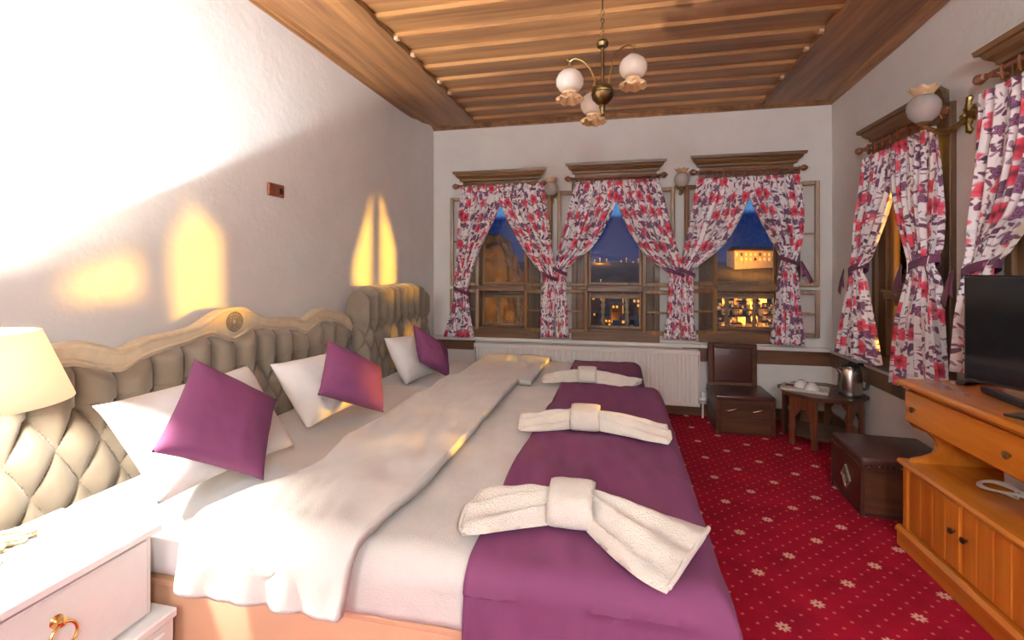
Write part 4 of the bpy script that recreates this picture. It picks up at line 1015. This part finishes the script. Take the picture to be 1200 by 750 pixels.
# ------------------------------------------------------------------ outside: dusk hillside town
TK = [(0, -6), (12, -6.5), (60, -20), (150, -30), (205, -26), (330, -18.5), (400, 3), (450, 7.5), (600, 8)]
def terr(x, y): return curve(TK, max(0, -SA*x+CA*y))[0]+1.2*nz(x*.03, y*.03, 2)
M['hill'] = plain('dark_hillside', (.10, .085, .06), .95, 0, .3, .08)
M['rock'] = plain('brown_rock', (.20, .12, .06), .95, 0, .35, 1.2, .8)
M['hwall'] = plain('cream_house_render', (.70, .56, .38), .9, 0, .1, .5)
M['hdim'] = plain('dimmed_house_render', (.16, .10, .06), .9, 0, .2, .5)  # house wall colour darkened to stand in for the unlit valley
M['hroof'] = plain('clay_tile_roof', (.26, .11, .06), .9, 0, .2, .8)
M['hlit'] = emis('lit_house_window', (1, .45, .09), 1.2)
M['hdark'] = plain('dark_house_window', (.05, .04, .035), .3)
mb = MB(); mb.grid(lambda a, b: (lambda x, y: (x, y, terr(x, y)))((a-.5)*760*(.03+.97*b**.6), 5.2+b**1.5*560), 60, 60)
tag(obj('ground', mb, M['hill'], recalc=False), 'dark hillside falling away below the house', 'ground', kind='structure')
mb = MB(); c = onD(574, 300, 30)
def rk(a, b):
    th = a*2*pi; ph = b*pi*.55; R = 1+.16*nz(cos(th)*1.6, sin(th)*1.6, ph*2)+.12*nz(cos(th)*5, sin(th)*5, ph*8)+.05*nz(cos(th)*14, sin(th)*14, ph*22)
    return (c.x-.6+2.75*sin(ph)**.4*cos(th)*R, c.y+2.2*sin(ph)**.4*sin(th)*R, -8.0+11.3*max(0, cos(ph))**.5*(1+.05*nz(cos(th)*3, sin(th)*3, ph*6)))
mb.grid(rk, 110, 70, cu=True); tag(obj('rock_outcrop', mb, M['rock']), 'brown rocky outcrop lit by street light outside the window', 'rock')
q = onD(600, 370, 22); point('street_light_rock', (q.x, q.y, q.z), 1700, SODIUM, .2)
def house(P, w, d, h, rz, label, group, win=(3, 2), nlit=.5, wm='hwall'):
    r = thing('hillside_house', label, 'house', P, rz, group)
    mb = MB(); mb.box(-w/2, -d/2, -3, w/2, d/2, h); wl = obj('wall', mb, M[wm], r)
    mb = MB(); mb.prism([(-d/2-.5, h-.05), (d/2+.5, h-.05), (0, h+d*.24)], 'x', -w/2-.5, w/2+.5); obj('roof', mb, M['hroof'], r)
    for i in range(win[0]):
        for j in range(win[1]):
            x = -w/2+w*(i+.5)/win[0]; z = h*(j+.5)/win[1]; ww = w/win[0]*.26; hh = h/win[1]*.28
            m2 = MB(); m2.box(x-ww, -d/2-.12, z-hh, x+ww, -d/2-.02, z+hh); obj('window', m2, M['hlit'] if random.random() < nlit else M['hdark'], r)
G = 'houses on the far hillside'
k = 0
for v in (346, 353, 361, 369, 377, 385):
    for u in range(834, 926, 15):
        D = 330-(v-346)*3.2+random.uniform(-3, 3); uu = u+random.uniform(-1.5, 1.5)+(6 if (v//8) % 2 else 0); P = onD(uu, v+random.uniform(-2, 2), D)
        house(P, random.uniform(.0115, .0135)*D*1.1, 3.4, random.uniform(.011, .015)*D, YAW+random.uniform(-.5, .3), 'small cream house with clay roof on the floodlit hillside', G, (3, 2), .4); k += 1
for u, v in ((702, 352), (722, 366), (745, 360), (760, 372), (694, 374), (712, 382), (735, 385), (668, 366), (600, 360), (622, 372)):
    P = onD(u, v, 150+(v*7+u) % 90); house(P, 4.2, 4, 3.2, YAW+random.uniform(-.5, .5), 'small dim house in the dark valley', 'houses in the dark valley', (3, 2), .45, 'hdim')
# hilltop hotel
P = onD(880, 307, 400); r = thing('hilltop_mansion', 'long floodlit mansion on the hilltop above the town', 'mansion', P, YAW+.1)
mb = MB(); mb.box(-18, -6, -12, 18, 6, 9); obj('wall', mb, M['hwall'], r)
mb = MB(); mb.box(-18.6, -6.6, 9, 18.6, 6.6, 10); mb.prism([(-6.5, 10), (6.5, 10), (0, 13)], 'x', -17, 17); obj('roof', mb, M['hroof'], r)
for i in range(9):
    for j in range(2):
        x = -16+4*i; mb = MB(); mb.box(x-.8, -6.2, 1+j*4, x+.8, -6.02, 3.4+j*4); obj('window', mb, M['hlit'] if (i*3+j) % 4 else M['hdark'], r)
for i in range(10): mb = MB(); x = -18+4*i; mb.box(x-.35, -6.6, -2, x+.35, -6.0, 9); obj('column', mb, M['hwall'], r)
for u, v, D, pw in ((845, 350, 300, 42000), (868, 356, 285, 48000), (892, 352, 300, 42000), (850, 372, 235, 26000), (878, 376, 225, 28000), (905, 370, 240, 24000), (862, 388, 195, 16000), (893, 389, 195, 16000), (866, 303, 375, 42000), (893, 303, 375, 42000),
                    (680, 372, 180, 6000), (712, 378, 190, 9000), (745, 362, 190, 3500), (703, 305, 420, 20000), (760, 381, 185, 5000)):
    q = onD(u, v, D); point('town_flood_light', q, pw*(.6 if v < 310 else .30), (1, .40, .055), .6)
# far horizon street lamps
for k, (u, v) in enumerate(((690, 302), (697, 305), (703, 303), (711, 304), (728, 306), (734, 303), (742, 307), (748, 304), (704, 328), (730, 345), (683, 352), (690, 381), (754, 350), (741, 377), (717, 356), (610, 310), (604, 304), (618, 312))):
    q = onD(u, v, 430 if v < 320 else 200); s_ = .9 if v < 320 else .5
    mb = MB(); mb.lathe([(.05*s_, -.4*s_), (.7*s_, -.1*s_), (.75*s_, .1*s_), (.3*s_, .5*s_)], (0, 0, 0), 8); mb.tube([(0, 0, .3*s_), (0, 0, -8)], .12, 5)
    o = obj('far_street_lamp', mb, M['hlit'], loc=q); tag(o, 'tiny glowing street lamp far out in the dark valley', 'street lamp', 'far street lamps')
# sodium street lamp beyond the side windows: throws the curtain-gap patches on the headboards
SL = Vector((8.2, 3.30, 1.45))
r = thing('street_lamp', 'sodium street lamp on a tall pole outside the side windows', 'street lamp', (SL.x+.5, SL.y, terr(SL.x, SL.y)))
mb = MB(); h = SL.z+.35-r.location.z; mb.tube([(0, 0, -.3), (0, 0, h), (-.15, 0, h+.15), (-.5, 0, h+.12)], [.06, .05, .04, .04], 8); obj('pole', mb, M['hinge'], r)
mb = MB(); mb.lathe([(.18, -.02), (.15, .06), (.05, .12)], (-.5, 0, h+.02), 12, cap=False); obj('lamp_head', mb, M['hinge'], r)
point('street_lamp_bulb', SL, 10500, (1, .50, .045), .12)
